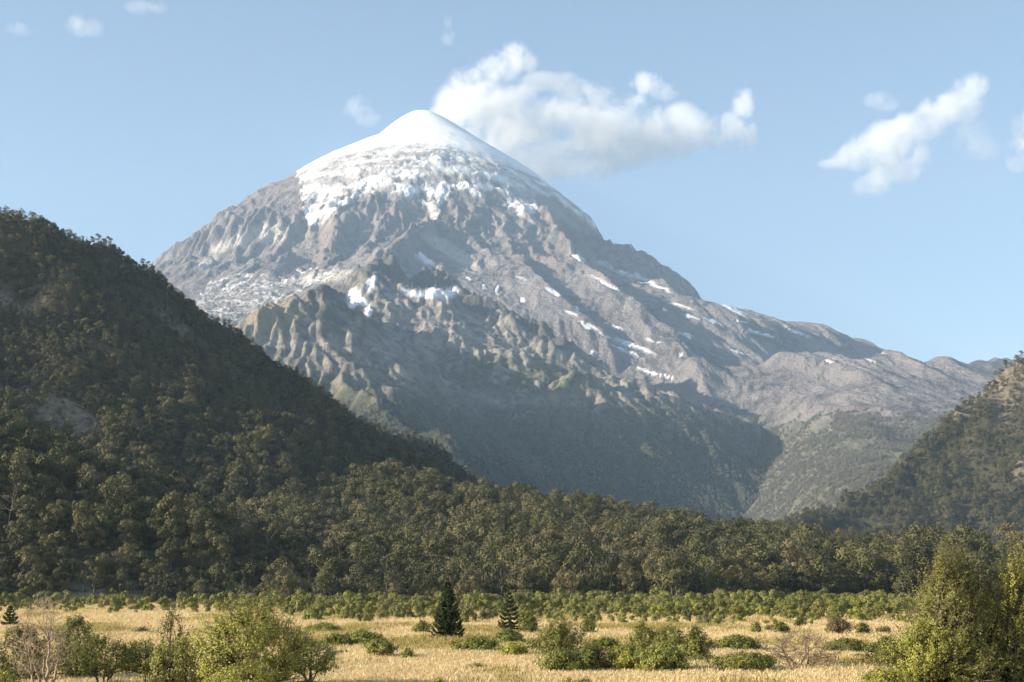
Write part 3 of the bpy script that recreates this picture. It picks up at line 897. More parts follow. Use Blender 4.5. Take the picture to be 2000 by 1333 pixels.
FS *= np.where((FX < -60) & (FR < 560), 0.8, 1.0) * (1.22 - 0.2 * sstep(600, 900, FR))
FS = np.where(FG < 3.5, FS * 0.62, FS)
u_ = rs.uniform(0, 1, len(FX)) + patch * 0.25
FI = np.where(u_ < 0.62, rs.randint(0, 6, len(FX)), np.where(u_ < 0.93, rs.randint(6, 9, len(FX)), rs.randint(9, 11, len(FX))))
fir = (fbm(FX / 60, FY / 60, 2, 412) > 0.25) & (FX < 0) & (rs.uniform(0, 1, len(FX)) < 0.45)
FI = np.where(fir, rs.randint(9, 11, len(FX)), FI)
FI = np.where(rs.uniform(0, 1, len(FX)) < 0.012, rs.randint(NK, NK + 3, len(FX)), FI)
FROT = rs.uniform(0, 2 * math.pi, len(FX))
# the 290 that show largest are things of their own
FU, FV = to_px(FX, FY, FZ)
inframe = (FU > 5) & (FU < 1995)
near = np.argsort(np.where(inframe & (FI < NK), FR / FS, 1e9))[:285]
snags_near = np.argsort(np.where(inframe & (FI >= NK), FR, 1e9))[:12]
is_thing = np.zeros(len(FX), bool); is_thing[near] = True; is_thing[snags_near] = True
def zone(u):
    for lim, nm in ((210, 'the bleached dead shrub'), (380, 'the thin sapling'), (640, 'the big bright shrub'), (840, 'the little tree'), (1040, 'the two araucarias'), (1240, 'the left half of the bush row'), (1390, 'the right half of the bush row'), (1480, 'the isolated dark bush'), (1690, 'the bare tree')):
        if u < lim:
            return nm
    return 'the huge right-hand shrub'
TREE_LABEL = {'round': 'rounded olive-green broadleaf tree at the forest edge behind ', 'tall': 'tall narrow-crowned dark tree at the forest edge behind ', 'cone': 'slim pointed conifer at the forest edge behind '}
for i in near:
    cm, tm, kind, h = TREES[FI[i]]
    nm = {'round': 'broadleaf_tree', 'tall': 'tall_tree', 'cone': 'conifer_tree'}[kind]
    lb = TREE_LABEL[kind] + zone(FU[i])
    t = link(nm, None, label=lb, category='tree', group={'round': 'rounded trees', 'tall': 'tall trees', 'cone': 'conifers'}[kind] + lb[lb.index(' at the'):])
    t.location = (FX[i], FY[i], FZ[i]); t.rotation_euler = (0, 0, FROT[i]); t.scale = (FS[i],) * 3
    link('crown', cm, t); link('trunk', tm, t)
sn_me = [mesh_np('dead_tree', s_[0], s_[1], None, M_PALE) for s_ in SNAGS]
for i in snags_near:
    t = link('dead_tree', sn_me[FI[i] - NK], label='bleached leafless dead tree in the forest behind ' + zone(FU[i]), category='dead tree', group='bleached dead trees in the forest behind ' + zone(FU[i]))
    t.location = (FX[i], FY[i], FZ[i]); t.rotation_euler = (0, 0, FROT[i]); t.scale = (FS[i],) * 3
q = ~is_thing
scatter('forest', np.stack([FX, FY, FZ - 0.1], 1)[q], FS[q], FROT[q], FI[q], HIDDEN, kind='stuff')

# woods on the far valley side, too far to tell apart
x, y = [], []
a = np.radians(rs.uniform(-14, 20, 60000)); r = np.sqrt(rs.uniform(2300 ** 2, 4300 ** 2, 60000))
x, y = r * np.sin(a), r * np.cos(a)
zr = sample(HR, RX0, RY0, RC, x, y); zv = sample(VG, VX0, VY0, VCELL, x, y)
inr = (x > RX0 + 30) & (x < 1080) & (y < 5300)
z = np.maximum(np.where(inr, zr, -1e3), zv)
uu, vv = to_px(x, y, z)
nz = fbm(x / 120, y / 120, 4, 430)
ok = (z > 5) & (z < 470 + nz * 160) & (vv > 790 + nz * 60) & (vv < 1075) & (uu > 700) & (uu < 1900) & (nz > -0.2)
x, y, z = x[ok], y[ok], z[ok]
n = len(x)
FAR = bpy.data.collections.new('far_tree_shapes')
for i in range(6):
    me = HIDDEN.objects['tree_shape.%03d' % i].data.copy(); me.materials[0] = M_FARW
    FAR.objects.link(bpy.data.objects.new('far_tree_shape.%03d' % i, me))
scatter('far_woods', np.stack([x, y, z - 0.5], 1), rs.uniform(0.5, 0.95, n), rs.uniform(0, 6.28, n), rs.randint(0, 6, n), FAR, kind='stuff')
print('forest', len(FX), 'far', n)
# ------------------------------------------------------------------ the meadow's shrubs
M_BRIGHT = leaf_mat('bright_leaf', (0.085, 0.100, 0.014), (0.52, 0.50, 0.095), 0.15)
M_OLIVE = leaf_mat('olive_leaf', (0.048, 0.057, 0.013), (0.33, 0.325, 0.075), 0.12)
M_DARK = leaf_mat('dark_leaf', (0.040, 0.054, 0.012), (0.33, 0.34, 0.070), 0.1)
M_DRY = leaf_mat('dry_leaf', (0.100, 0.075, 0.032), (0.260, 0.200, 0.090), 0.25)
M_STEM = bark_mat('shrub_stem', (0.060, 0.046, 0.036), (0.170, 0.135, 0.105), 9.0)
M_DEAD = bark_mat('dead_twig', (0.12, 0.085, 0.055), (0.36, 0.27, 0.18), 9.0)
M_TWIG = bark_mat('pale_twig', (0.24, 0.175, 0.12), (0.46, 0.37, 0.28), 9.0)
M_ARAU = leaf_mat('scale_leaf', (0.016, 0.030, 0.012), (0.075, 0.092, 0.026), 0.08)

def gz1(x, y):
    return float(ground_z(x, y)[0])

def shrub_np(seed, W, Hh, style, leaf, twigs, per):
    """a shrub that fills an uneven envelope W wide and Hh high; returns stems (verts, faces) and leaves (verts, faces, tint) or None"""
    rs = np.random.RandomState(seed)
    rx_ = W / 2
    lo = {'bush': 0.06, 'spiky': 0.10, 'upright': 0.10, 'flat': 0.32, 'bare': 0.22, 'tree': 0.34, 'weed': 0.0, 'cone': 0.03}[style]
    nst = {'bush': 7, 'spiky': 6, 'upright': 3, 'flat': 5, 'bare': 6, 'tree': 1, 'weed': 5, 'cone': 9}[style]
    ph = rs.uniform(0, 6.28, 6); am = rs.uniform(0.08, 0.22, 3) * (1.5 if style == 'cone' else 1)
    def envelope(n, shell):
        a = rs.uniform(0, 2 * math.pi, n)
        t = rs.uniform(0, 1, n)
        lump = 1 + am[0] * np.sin(2 * a + ph[0]) + am[1] * np.sin(3 * a + ph[1] + 3 * t) + am[2] * np.sin(5 * a + ph[2] - 5 * t)
        if style == 'upright':
            prof_ = np.interp(t, [0, 0.25, 0.55, 0.8, 1], [0.55, 0.95, 0.85, 0.55, 0.12])
        elif style == 'cone':
            prof_ = np.interp(t, [0, 0.2, 0.45, 0.7, 1], [1.0, 0.98, 0.84, 0.62, 0.2])
        elif style in ('flat', 'bare', 'tree'):
            prof_ = np.interp(t, [0, 0.3, 0.6, 0.85, 1], [0.75, 1.0, 0.95, 0.65, 0.2])
        else:
            prof_ = np.interp(t, [0, 0.2, 0.5, 0.8, 1], [0.82, 1.0, 0.95, 0.68, 0.2])
        q = np.sqrt(rs.uniform(shell, 1, n))
        r = rx_ * prof_ * lump * q
        top = 1 + 0.16 * np.sin(3 * a + ph[3]) * q + 0.1 * np.sin(7 * a + ph[4])
        z = Hh * (lo + (0.92 - lo) * t * (0.75 + 0.25 * top))
        return np.stack([np.cos(a) * r, np.sin(a) * r, z], 1)
    segs = []
    nodes = []; rad = []
    r0 = (0.018 * Hh + 0.02) * (0.92 if style == 'bare' else 1)
    def curve(p, q, r, n, wob, up):
        """a bent limb p -> q; returns its nodes"""
        L = np.linalg.norm(q - p)
        mid = (p + q) / 2 + np.array([0, 0, up * L]) + rs.normal(0, wob * L, 3)
        out = []; prev = p; pr = r
        for k in range(1, n + 1):
            t = k / n
            c = (1 - t) ** 2 * p + 2 * t * (1 - t) * mid + t * t * q + (rs.normal(0, wob * L * 0.25, 3) if k < n else 0)
            nr_ = r * (1 - 0.55 * t)
            segs.append((prev, c, pr, nr_)); prev = c; pr = nr_
            out.append((c, nr_))
        return out
    for i in range(nst):
        b = np.array([rs.normal(0, 0.05 * W), rs.normal(0, 0.05 * W), -0.15])
        e = envelope(1, 0.05)[0] * np.array([0.62, 0.62, 1]); e[2] = max(e[2] * 0.8, Hh * 0.35)
        if style == 'tree':
            b[:2] = 0; e = np.array([rs.normal(0, .1), rs.normal(0, .1), Hh * 0.55])
        for c, r in curve(b, e, r0 * rs.uniform(0.7, 1.1), 6, 0.07, -0.10 if style in ('flat', 'bare') else 0.02):
            nodes.append(c); rad.append(r)
    def attach(T, r_scale, n, wob, up, rmin):
        NN = np.array(nodes); RR_ = np.array(rad)
        outs = []
        for q in T:
            d = NN - q
            cost = np.einsum('ij,ij->i', d, d) + np.maximum(d[:, 2] + 0.1 * Hh, 0) ** 2 * 4
            k = int(np.argmin(cost))
            outs.append((curve(NN[k], q, max(RR_[k] * r_scale, rmin), n, wob, up), NN[k], q))
        return outs
    B = envelope(26 if style != 'upright' else 20, 0.2) * np.array([0.8, 0.8, 0.9])
    B = B[np.argsort(np.linalg.norm(B, axis=1))]
    for o_ in attach(B, 0.62, 4, 0.10, 0.05, 0.010):
        for c, r in o_[0]:
            nodes.append(c); rad.append(r)
    rm = 0.006
    tw = envelope(twigs, 0.12)
    LC, LT = [], []
    if style == 'bare':
        tips = attach(tw, 0.55, 4, 0.14, 0.06, 0.009)
        for o_ in tips:
            for c, r in o_[0][1:]:
                for _ in range(2):
                    e = c - o_[1]; e = e / (np.linalg.norm(e) + 1e-6) + rs.normal(0, 0.55, 3)
                    e = e / np.linalg.norm(e) * rs.uniform(0.12, 0.32) * min(1.0, Hh / 3)
                    segs.append((c, c + e, 0.006, 0.003))
    else:
        for o_ in attach(tw, 0.5, 3, 0.08, 0.06, rm):
            p, q = o_[1], o_[2]
            out = q - np.array([0, 0, Hh * 0.3]); out = out / (np.linalg.norm(out) + 1e-6)
            sp = {'spiky': 0.24, 'upright': 0.16, 'bush': 0.08, 'flat': 0.09, 'tree': 0.09, 'weed': 0.25, 'cone': 0.32}[style] * min(Hh, 2.6) * rs.uniform(0.3, 1.0)
            e = q + (out * 0.5 + np.array([0, 0, 0.75]) + rs.normal(0, 0.25, 3)) * sp
            segs.append((q, e, rm, 0.004))
            n = max(3, int(per * rs.uniform(0.6, 1.3)))
            t = rs.uniform(0, 1, n) ** 0.8
            base_ = p + (q - p) * 0.45
            c = np.where(t[:, None] < 0.5, base_ + (q - base_) * (t[:, None] * 2), q + (e - q) * (t[:, None] * 2 - 1))
            LC.append(c + rs.normal(0, leaf * 0.62, (n, 3)))
            LT.append(np.clip(rs.uniform(0.0, 0.55) + t * 0.35 + rs.uniform(-0.1, 0.15, n), 0, 1))
    st = tubes(segs, 4)
    if not LC:
        return st, None
    C = np.concatenate(LC); T = np.concatenate(LT)
    C[:, 2] = np.maximum(C[:, 2], 0.03)
    od = (C - np.array([0, 0, Hh * 0.45])) / np.array([rx_, rx_, Hh * 0.5])
    nrm = rs.normal(size=C.shape) * 0.5 + np.array([0, 0, 0.25]) + od
    v, f = quads(C, nrm, leaf * rs.uniform(0.6, 1.35, len(C)), rs, 0.62)
    return st, (v, f, np.repeat(T, 4))

def shrub(name, u, v, u0, u1, vt, style, mat, label, cat, seed, twigs=320, per=16, leaf=None, stem=None, group=None):
    y = F * HC / (v - HV)
    W = 1.14 * (u1 - u0) / F * y; Hh = (v - vt) / F * y
    uc_ = (u0 + u1) / 2
    x = (0.65 * uc_ + 0.35 * u - CU) / F * y
    st, lv = shrub_np(seed, W, Hh, style, leaf or 0.105 * (y / 65) ** 0.8, int(twigs * 0.72), int(per * 1.45))
    o = link(name, None, label=label, category=cat)
    if group:
        o['group'] = group
    o.location = (x, y, gz1(x, y))
    link('stems', mesh_np('stems', st[0], st[1], None, stem or M_STEM), o)
    if lv:
        link('foliage', mesh_np('foliage', lv[0], lv[1], dict(tint=lv[2]), mat, False), o)
    return o

S = shrub
# the near row along the bottom edge
S('dead_shrub', 82, 1346, 22, 150, 1140, 'bare', None, 'tall bleached dead shrub with bare twigs at the left edge of the meadow', 'dead shrub', 1, 240, stem=M_TWIG)
S('shrub', 40, 1328, -20, 110, 1212, 'bush', M_OLIVE, 'olive shrub behind the bleached dead shrub at the far left', 'shrub', 2, 420, 18)
S('shrub', 150, 1322, 100, 200, 1192, 'bush', M_DARK, 'dark green upright shrub just right of the bleached dead shrub', 'shrub', 3, 420, 18)
S('crooked_shrub', 178, 1340, 130, 282, 1234, 'flat', M_DARK, 'crooked low shrub with dark leaning stems and a flat green crown', 'shrub', 4, 420, 16)
S('shrub', 285, 1336, 228, 335, 1238, 'flat', M_BRIGHT, 'mid green open shrub between the crooked shrub and the thin sapling', 'shrub', 5, 300, 14)
S('sapling', 332, 1342, 300, 376, 1172, 'upright', M_OLIVE, 'thin straggly sapling with sparse yellow-green leaves left of the big bright shrub', 'sapling', 6, 170, 13)
S('shrub', 352, 1346, 292, 430, 1236, 'bush', M_OLIVE, 'rusty olive shrub at the foot of the thin sapling', 'shrub', 7, 520, 17)
S('shrub', 492, 1346, 378, 606, 1172, 'spiky', M_BRIGHT, 'big bright yellow-green shrub with spiky upright shoots', 'shrub', 8, 1150, 22)
S('shrub', 598, 1338, 548, 672, 1238, 'flat', M_DARK, 'open ragged shrub spreading right from the big bright shrub', 'shrub', 9, 330, 15)
S('low_shrub', 470, 1362, 420, 565, 1286, 'spiky', M_BRIGHT, 'low bright green shrub in front of the big spiky one', 'shrub', 10, 330, 16)
S('low_shrub', 10, 1362, -25, 56, 1302, 'bush', M_BRIGHT, 'low green shrub in the bottom left corner', 'shrub', 11, 200, 15)
S('low_shrub', 215, 1364, 180, 290, 1316, 'bush', M_DARK, 'low dark shrub under the crooked stems', 'shrub', 12, 260, 15)
# mid meadow, left of the araucarias
S('bush', 632, 1242, 598, 668, 1217, 'bush', M_DARK, 'flat dark bush behind the ragged shrub, left end of its row', 'bush', 20, 260, 15)
S('bush', 652, 1268, 632, 682, 1237, 'bush', M_DARK, 'small dark green bush between the ragged shrub and the wide dark bush', 'bush', 21, 220, 14)
S('bush', 708, 1267, 672, 750, 1231, 'bush', M_DARK, 'wide dark green bush behind the little tree with a clear trunk', 'bush', 22, 380, 16)
S('little_tree', 743, 1286, 716, 772, 1247, 'tree', M_OLIVE, 'little green tree with a short clear trunk in open grass', 'tree', 23, 260, 14)
S('bush', 796, 1287, 784, 807, 1267, 'spiky', M_DARK, 'tiny bush alone in the grass right of the little tree', 'bush', 24, 90, 12)
S('bush', 824, 1241, 809, 841, 1215, 'spiky', M_OLIVE, 'small olive bush left of the large araucaria', 'bush', 25, 130, 13)
# between and right of the araucarias
S('bush', 1036, 1240, 1014, 1048, 1194, 'bush', M_OLIVE, 'upright olive bush touching the smaller araucaria', 'bush', 26, 220, 14)
S('bush', 930, 1278, 892, 974, 1245, 'bush', M_DARK, 'broad dark bush right of the large araucaria', 'bush', 27, 360, 16)
S('bush', 992, 1266, 962, 1026, 1232, 'bush', M_DARK, 'dark round bush below the smaller araucaria', 'bush', 28, 320, 16)
S('bush', 1004, 1283, 976, 1034, 1257, 'bush', M_BRIGHT, 'low lighter green bush in front of the dark round bush', 'bush', 29, 240, 15)
S('bush', 1046, 1277, 1026, 1064, 1254, 'bush', M_OLIVE, 'small olive bush left of the loose feathery shrub', 'bush', 30, 170, 14)
S('shrub', 1090, 1286, 1048, 1134, 1214, 'spiky', M_OLIVE, 'loose feathery shrub with pale yellow-green sprays behind the bush row', 'shrub', 31, 420, 16)
S('bush', 1150, 1239, 1137, 1164, 1203, 'bush', M_DARK, 'narrow upright dark bush standing alone before the bush belt', 'bush', 32, 180, 14)
# the row of big bushes
S('bush', 1096, 1314, 1058, 1134, 1268, 'spiky', M_DARK, 'leftmost big green bush of the row in the foreground grass', 'bush', 33, 400, 17)
S('bush', 1150, 1313, 1118, 1184, 1258, 'spiky', M_DARK, 'second big green bush of the foreground row', 'bush', 34, 400, 17)
S('bush', 1186, 1279, 1148, 1216, 1248, 'bush', M_DARK, 'dark bush behind the second big bush of the row', 'bush', 35, 320, 15)
S('bush', 1218, 1312, 1184, 1254, 1264, 'spiky', M_BRIGHT, 'lighter green bush in the middle of the foreground row', 'bush', 36, 420, 17)
S('bush', 1298, 1316, 1248, 1344, 1254, 'bush', M_DARK, 'largest dark bush at the right end of the foreground row', 'bush', 37, 620, 18)
S('shrub', 1252, 1287, 1226, 1278, 1216, 'upright', M_OLIVE, 'tall slim yellowish shrub behind the middle of the bush row', 'shrub', 38, 260, 15)
S('shrub', 1304, 1276, 1268, 1342, 1224, 'flat', M_OLIVE, 'open shrub with brownish stems behind the largest dark bush', 'shrub', 39, 260, 14)
S('shrub', 1358, 1296, 1334, 1384, 1224, 'upright', M_OLIVE, 'tall leafy column-shaped shrub right of the largest dark bush', 'shrub', 40, 300, 16)
S('low_shrub', 1378, 1302, 1350, 1414, 1279, 'weed', M_DARK, 'low spreading shrub at the foot of the column-shaped shrub', 'shrub', 41, 130, 12)
# right half of the meadow
S('bush', 1438, 1275, 1396, 1484, 1242, 'bush', M_DARK, 'isolated rounded dark bush left of the bare tree', 'bush', 42, 420, 16)
S('shrub', 1458, 1316, 1402, 1512, 1274, 'flat', M_DARK, 'flat-topped dark shrub with gnarled stem in front of the isolated bush', 'shrub', 43, 420, 16)
S('bare_tree', 1568, 1311, 1486, 1648, 1226, 'bare', None, 'wide leafless grey-brown tree with many twisting stems', 'bare tree', 44, 480, stem=M_DEAD)
S('bush', 1652, 1276, 1612, 1698, 1247, 'bush', M_DARK, 'long dark bush behind the right side of the bare tree', 'bush', 45, 340, 15)
S('bush', 1734, 1308, 1692, 1774, 1244, 'bush', M_DARK, 'tall dark bush with bare foot left of the huge right-hand shrub', 'bush', 46, 480, 17)
S('weed', 1675, 1289, 1660, 1690, 1277, 'weed', M_OLIVE, 'small weed in the grass right of the bare tree', 'weed', 47, 50, 10)
S('huge_shrub', 1862, 1348, 1748, 1970, 1078, 'cone', M_OLIVE, 'huge broad olive shrub filling the lower right, left one of the pair', 'shrub', 48, 1700, 24, 0.08)
S('tall_shrub', 1836, 1352, 1806, 1876, 1056, 'upright', M_OLIVE, 'thin shoots of olive shrub rising behind the left side of the huge broad one', 'shrub', 62, 110, 22, 0.08)
S('tall_shrub', 1982, 1350, 1950, 2022, 1036, 'upright', M_BRIGHT, 'tallest thin yellowish shrub spire at the right edge', 'shrub', 64, 150, 24, 0.08)
S('huge_shrub', 1986, 1346, 1896, 2086, 1096, 'cone', M_OLIVE, 'huge broad yellowish shrub cut by the right edge of the view', 'shrub', 49, 1400, 24, 0.08)
S('shrub', 1806, 1352, 1744, 1900, 1212, 'bush', M_BRIGHT, 'dense green shrub at the foot of the huge olive shrub', 'shrub', 50, 800, 20)
S('low_shrub', 1722, 1360, 1676, 1782, 1306, 'bush', M_BRIGHT, 'low green shrub at the bottom edge below the tall dark bush', 'shrub', 51, 300, 15)
S('weed', 930, 1310, 902, 956, 1294, 'weed', M_DARK, 'sprawling dark weed in the open grass below the large araucaria', 'weed', 52, 60, 12)
S('weed', 858, 1345, 845, 872, 1320, 'weed', M_BRIGHT, 'green weed at the bottom edge left of centre', 'weed', 53, 60, 12)
S('weed', 1110, 1345, 1098, 1124, 1322, 'weed', M_BRIGHT, 'left of two green weeds below the leftmost big bush', 'weed', 54, 50, 12)
S('weed', 1140, 1344, 1130, 1152, 1320, 'weed', M_BRIGHT, 'right of two green weeds below the leftmost big bush', 'weed', 55, 50, 12)
S('dry_bush', 1640, 1241, 1612, 1664, 1204, 'flat', M_DRY, 'rust-brown dry bush with olive top behind the bare tree', 'dry bush', 56, 190, 13)
S('bush', 1684, 1239, 1672, 1698, 1214, 'upright', M_DARK, 'small pointed dark bush right of the rust-brown one', 'bush', 57, 110, 12)
S('dry_bush', 1726, 1238, 1714, 1738, 1221, 'flat', M_DRY, 'tiny reddish dry bush near the huge right-hand shrub', 'dry bush', 58, 90, 11)
S('bush', 1476, 1237, 1467, 1486, 1211, 'upright', M_OLIVE, 'small brownish upright bush in front of the bush belt', 'bush', 59, 90, 12)
S('bush', 1525, 1238, 1511, 1539, 1212, 'bush', M_OLIVE, 'small round olive bush alone in front of the bush belt', 'bush', 60, 150, 13)
S('dry_bush', 278, 1241, 262, 294, 1226, 'weed', M_DRY, 'small reddish dry bush in the grass behind the crooked shrub', 'dry bush', 61, 90, 11)

# ------------------------------------------------------------------ araucarias
def arau_branch(L, seed):
    rs = np.random.RandomState(seed)
    n = 9; pts = []
    for k in range(n + 1):
        t = k / n
        pts.append(np.array([L * t, 0.03 * L * math.sin(3 * t + seed), L * (-0.24 * math.sin(t * 2.2) + 0.30 * t ** 3)]))
    segs = [(pts[k], pts[k + 1], 0.045 * (1 - 0.5 * k / n), 0.045 * (1 - 0.5 * (k + 1) / n)) for k in range(n)]
    bv, bf = tubes(segs, 4)
    m_ = int(95 * L)
    t = rs.uniform(0.15, 1.03, m_)
    P = np.array(pts)
    c = np.stack([np.interp(t, np.linspace(0, 1, n + 1), P[:, k]) for k in range(3)], 1)
    d = rs.normal(size=(m_, 3)); d[:, 0] = np.abs(d[:, 0]) * 0.8; d /= np.linalg.norm(d, axis=1, keepdims=True)
    c = c + d * 0.07
    lv, lf = quads(c, rs.normal(size=(m_, 3)), 0.16 * rs.uniform(0.7, 1.2, m_), rs, 0.55)
    tint = np.concatenate([np.full(len(bv), 0.1), np.repeat(np.clip(rs.uniform(0, .6, m_) + 0.4 * (t > 0.8), 0, 1), 4)])
    v, f = join_np([(bv, bf), (lv, lf)])
    return mesh_np('branch', v, f, dict(tint=tint), M_ARAU, False)
AB = [(L, arau_branch(L, int(L * 10))) for L in (1.5, 1.15, 0.85, 0.6, 0.38, 0.24)]
def araucaria(u, v, vt, halfw, label, seed, whorls, wide=0.86, lo=0.04):
    rs = np.random.RandomState(seed)
    y = F * HC / (v - HV); x = (u - CU) / F * y
    Hh = (v - vt) / F * y; Rr = halfw / F * y
    o = link('araucaria', None, label=label, category='tree', group='araucarias in the meadow')
    o.location = (x, y, gz1(x, y))
    n = 8
    segs = [(np.array([0, 0, -0.2 + (Hh * 0.98 + 0.2) * k / n]), np.array([0, 0, -0.2 + (Hh * 0.98 + 0.2) * (k + 1) / n]), 0.11 * Hh / 4.6 * (1 - 0.85 * k / n), 0.11 * Hh / 4.6 * (1 - 0.85 * (k + 1) / n)) for k in range(n)]
    tv, tf = tubes(segs, 8)
    link('trunk', mesh_np('trunk', tv, tf, None, M_BARK), o)
    for w in range(whorls):
        t = w / (whorls - 1)
        z = Hh * (lo + (0.985 - lo) * t)
        L = Rr * (np.interp(t, [0, 0.12, 0.3, 0.6, 0.85, 1.0], [0.94, 1.0, 0.88, 0.56, 0.27, 0.06]))
        k = int(round(np.interp(t, [0, 0.8, 1], [9, 7, 4])))
        a0 = rs.uniform(0, 6.28)
        for j in range(k):
            l = L * rs.uniform(0.86, 1.08)
            Lm, me = min(AB, key=lambda q: abs(math.log(q[0] / l)))
            b = link('branch', me, o)
            b.location = (0, 0, z + rs.normal(0, 0.02) * Hh * 0.5)
            b.scale = (l / Lm,) * 3
            b.rotation_euler = (rs.normal(0, 0.1), -math.radians(np.interp(t, [0, 0.5, 1], [-4, 10, 55]) + rs.normal(0, 5)), a0 + 6.283 * j / k + rs.normal(0, 0.12))
araucaria(874, 1258, 1131, 33, 'large dark conical araucaria standing in the middle of the meadow', 5, 24)
araucaria(995, 1238, 1151, 25, 'smaller dark araucaria with a thin pointed top before the bush belt', 6, 12)
araucaria(20, 1224, 1180, 17, 'small dark araucaria at the far left edge of the meadow', 7, 9, lo=0.15)

# ------------------------------------------------------------------ the belt of rounded bushes
BUSH = []
BUSH_COLL = bpy.data.collections.new('bush_shapes')
for i in range(8):
    r_ = np.random.RandomState(900 + i)
    c = crown_np(r_, r_.uniform(2.1, 2.9), r_.uniform(1.1, 1.5), 0.06, 9, 110, 0.24)
    me = mesh_np('belt_bush', c[0], c[1], dict(tint=c[2]), {2: M_DARK, 5: M_DARK, 7: M_OLIVE}.get(i, M_SCRUB), False)
    BUSH.append(me)
    BUSH_COLL.objects.link(bpy.data.objects.new('bush_shape.%03d' % i, me))
rs = np.random.RandomState(31)
bu = rs.uniform(-150, 2150, 9000)
bv_ = HV + 1.0 / rs.uniform(1 / 88.0, 1 / 28.0, 9000)
edge = np.interp(bu, [-40, 150, 420, 560, 600, 700, 850, 1000, 1100, 1180, 1300, 1450, 1600, 1760, 1900, 2040], [1196, 1196, 1198, 1205, 1218, 1218, 1219, 1219, 1217, 1224, 1230, 1235, 1232, 1230, 1226, 1226])
by = F * HC / (bv_ - HV); bx = (bu - CU) / F * by
gap_n = fbm(bx / 16, by / 22, 3, 501)
edge = edge + fbm(bx / 9, by * 0 + 3.3, 3, 505) * 16
dens = np.where(bv_ < edge, np.clip(0.95 - 0.75 * sstep(edge - 34, edge, bv_), 0, 1), 0) * (gap_n > -0.02 - 0.4 * (bv_ < edge - 26))
dens = np.where((bv_ < edge) & (np.abs(bv_ - edge) < 14) & (bu > 600) & (bu < 1170), 0.95, dens)
ok = (rs.uniform(0, 1, 9000) < dens) & (by < 395)
bx, by, bu, bv_ = bx[ok], by[ok], bu[ok], bv_[ok]
order = np.argsort(by)
sel = []
for i in order:                                      # keep them apart
    if all((bx[i] - bx[j]) ** 2 + (by[i] - by[j]) ** 2 > (1.75 + 0.5 * rs.uniform()) ** 2 for j in sel[-160:]):
        sel.append(i)
sel = np.array(sel)
bx, by, bu, bv_ = bx[sel], by[sel], bu[sel], bv_[sel]
bs = np.clip(np.exp(rs.normal(-0.22, 0.33, len(sel)) + fbm(bx / 25, by / 25, 2, 507) * 0.5) * 0.68, 0.3, 1.1) * np.interp(by, [130, 200, 330], [0.75, 1.0, 1.45])
bz = ground_z(bx, by)
near_i = np.argsort(np.where((bu > 4) & (bu < 1996), by / bs, 1e9))[:290]
isb = np.zeros(len(bx), bool); isb[near_i] = True
for i in near_i:
    o = link('belt_bush', BUSH[i % 8], label='rounded green bush in the dense belt behind ' + zone(bu[i]), category='bush', group='rounded belt bushes behind ' + zone(bu[i]))
    o.location = (bx[i], by[i], bz[i]); o.rotation_euler = (0, 0, rs.uniform(0, 6.28)); o.scale = (bs[i], bs[i], bs[i] * rs.uniform(0.72, 1.12))
q = ~isb
scatter('scrub', np.stack([bx, by, bz], 1)[q], bs[q], rs.uniform(0, 6.28, q.sum()), rs.randint(0, 8, q.sum()), BUSH_COLL, kind='stuff')
print('bushes', len(bx))

# ------------------------------------------------------------------ dry grass
def grass_mat(name, a, b):
    return leaf_mat(name, a, b, 0.3)
M_STRAW = grass_mat('straw_grass', (0.56, 0.43, 0.21), (0.90, 0.72, 0.42))
M_GREENG = grass_mat('yellow_green_grass', (0.30, 0.24, 0.075), (0.52, 0.42, 0.15))
GRASS_COLL = bpy.data.collections.new('grass_shapes')
for i in range(7):
    r_ = np.random.RandomState(1200 + i)
    vs, fs, ts = [], [], []
    nb = 26
    for b in range(nb):
        a = r_.uniform(0, 6.28); p = np.array([r_.normal(0, 0.2), r_.normal(0, 0.2), -0.02])
        h = r_.uniform(0.16, 0.42) * (1.25 if i > 4 else 1); ln = r_.uniform(0.05, 0.2)
        d = np.array([math.cos(a), math.sin(a), 0]); w = np.array([-d[1], d[0], 0]) * r_.uniform(0.010, 0.02)
        m1 = p + d * ln * 0.35 * h + np.array([0, 0, h * 0.6]); tp = p + d * ln + np.array([0, 0, h])
        k = len(vs)
        vs += [p - w, p + w, m1 + w * 0.9, m1 - w * 0.9, tp + w * 0.6, tp - w * 0.6]
        fs += [(k, k + 1, k + 2, k + 3), (k + 3, k + 2, k + 4, k + 5)]
        ts += [r_.uniform(0, 1)] * 6
    me = mesh_np('grass_tuft', np.array(vs), np.array(fs), dict(tint=np.array(ts)), M_GREENG if i > 4 else M_STRAW, False)
    GRASS_COLL.objects.link(bpy.data.objects.new('grass_shape.%03d' % i, me))
gx, gy, gs = [], [], []
for r0, r1, n, sc_ in ((50, 95, 32000, 1.0), (95, 160, 30000, 1.15), (160, 380, 36000, 1.4)):
    a = np.radians(rs.uniform(-24.5, 24.5, n)); r = np.sqrt(rs.uniform(r0 ** 2, r1 ** 2, n))
    gx.append(r * np.sin(a)); gy.append(r * np.cos(a)); gs.append(np.full(n, sc_))
gx, gy, gs = np.concatenate(gx), np.concatenate(gy), np.concatenate(gs) * rs.uniform(0.7, 1.25, 98000)
gn = fbm(gx / 9, gy / 22, 4, 601) + 0.3 * fbm(gx / 60, gy / 30, 2, 602)
gn += 0.32 * np.exp(-((gy - 92) / 7) ** 2 - ((gx + 5) / 9) ** 2) + 0.4 * np.exp(-((gy - 73) / 3.5) ** 2 - ((gx - 16.5) / 4.5) ** 2) + 0.22 * np.exp(-((gy - 128) / 8) ** 2)
gi = np.where(gn + rs.normal(0, 0.12, len(gx)) > 0.30, rs.randint(5, 7, len(gx)), rs.randint(0, 5, len(gx)))
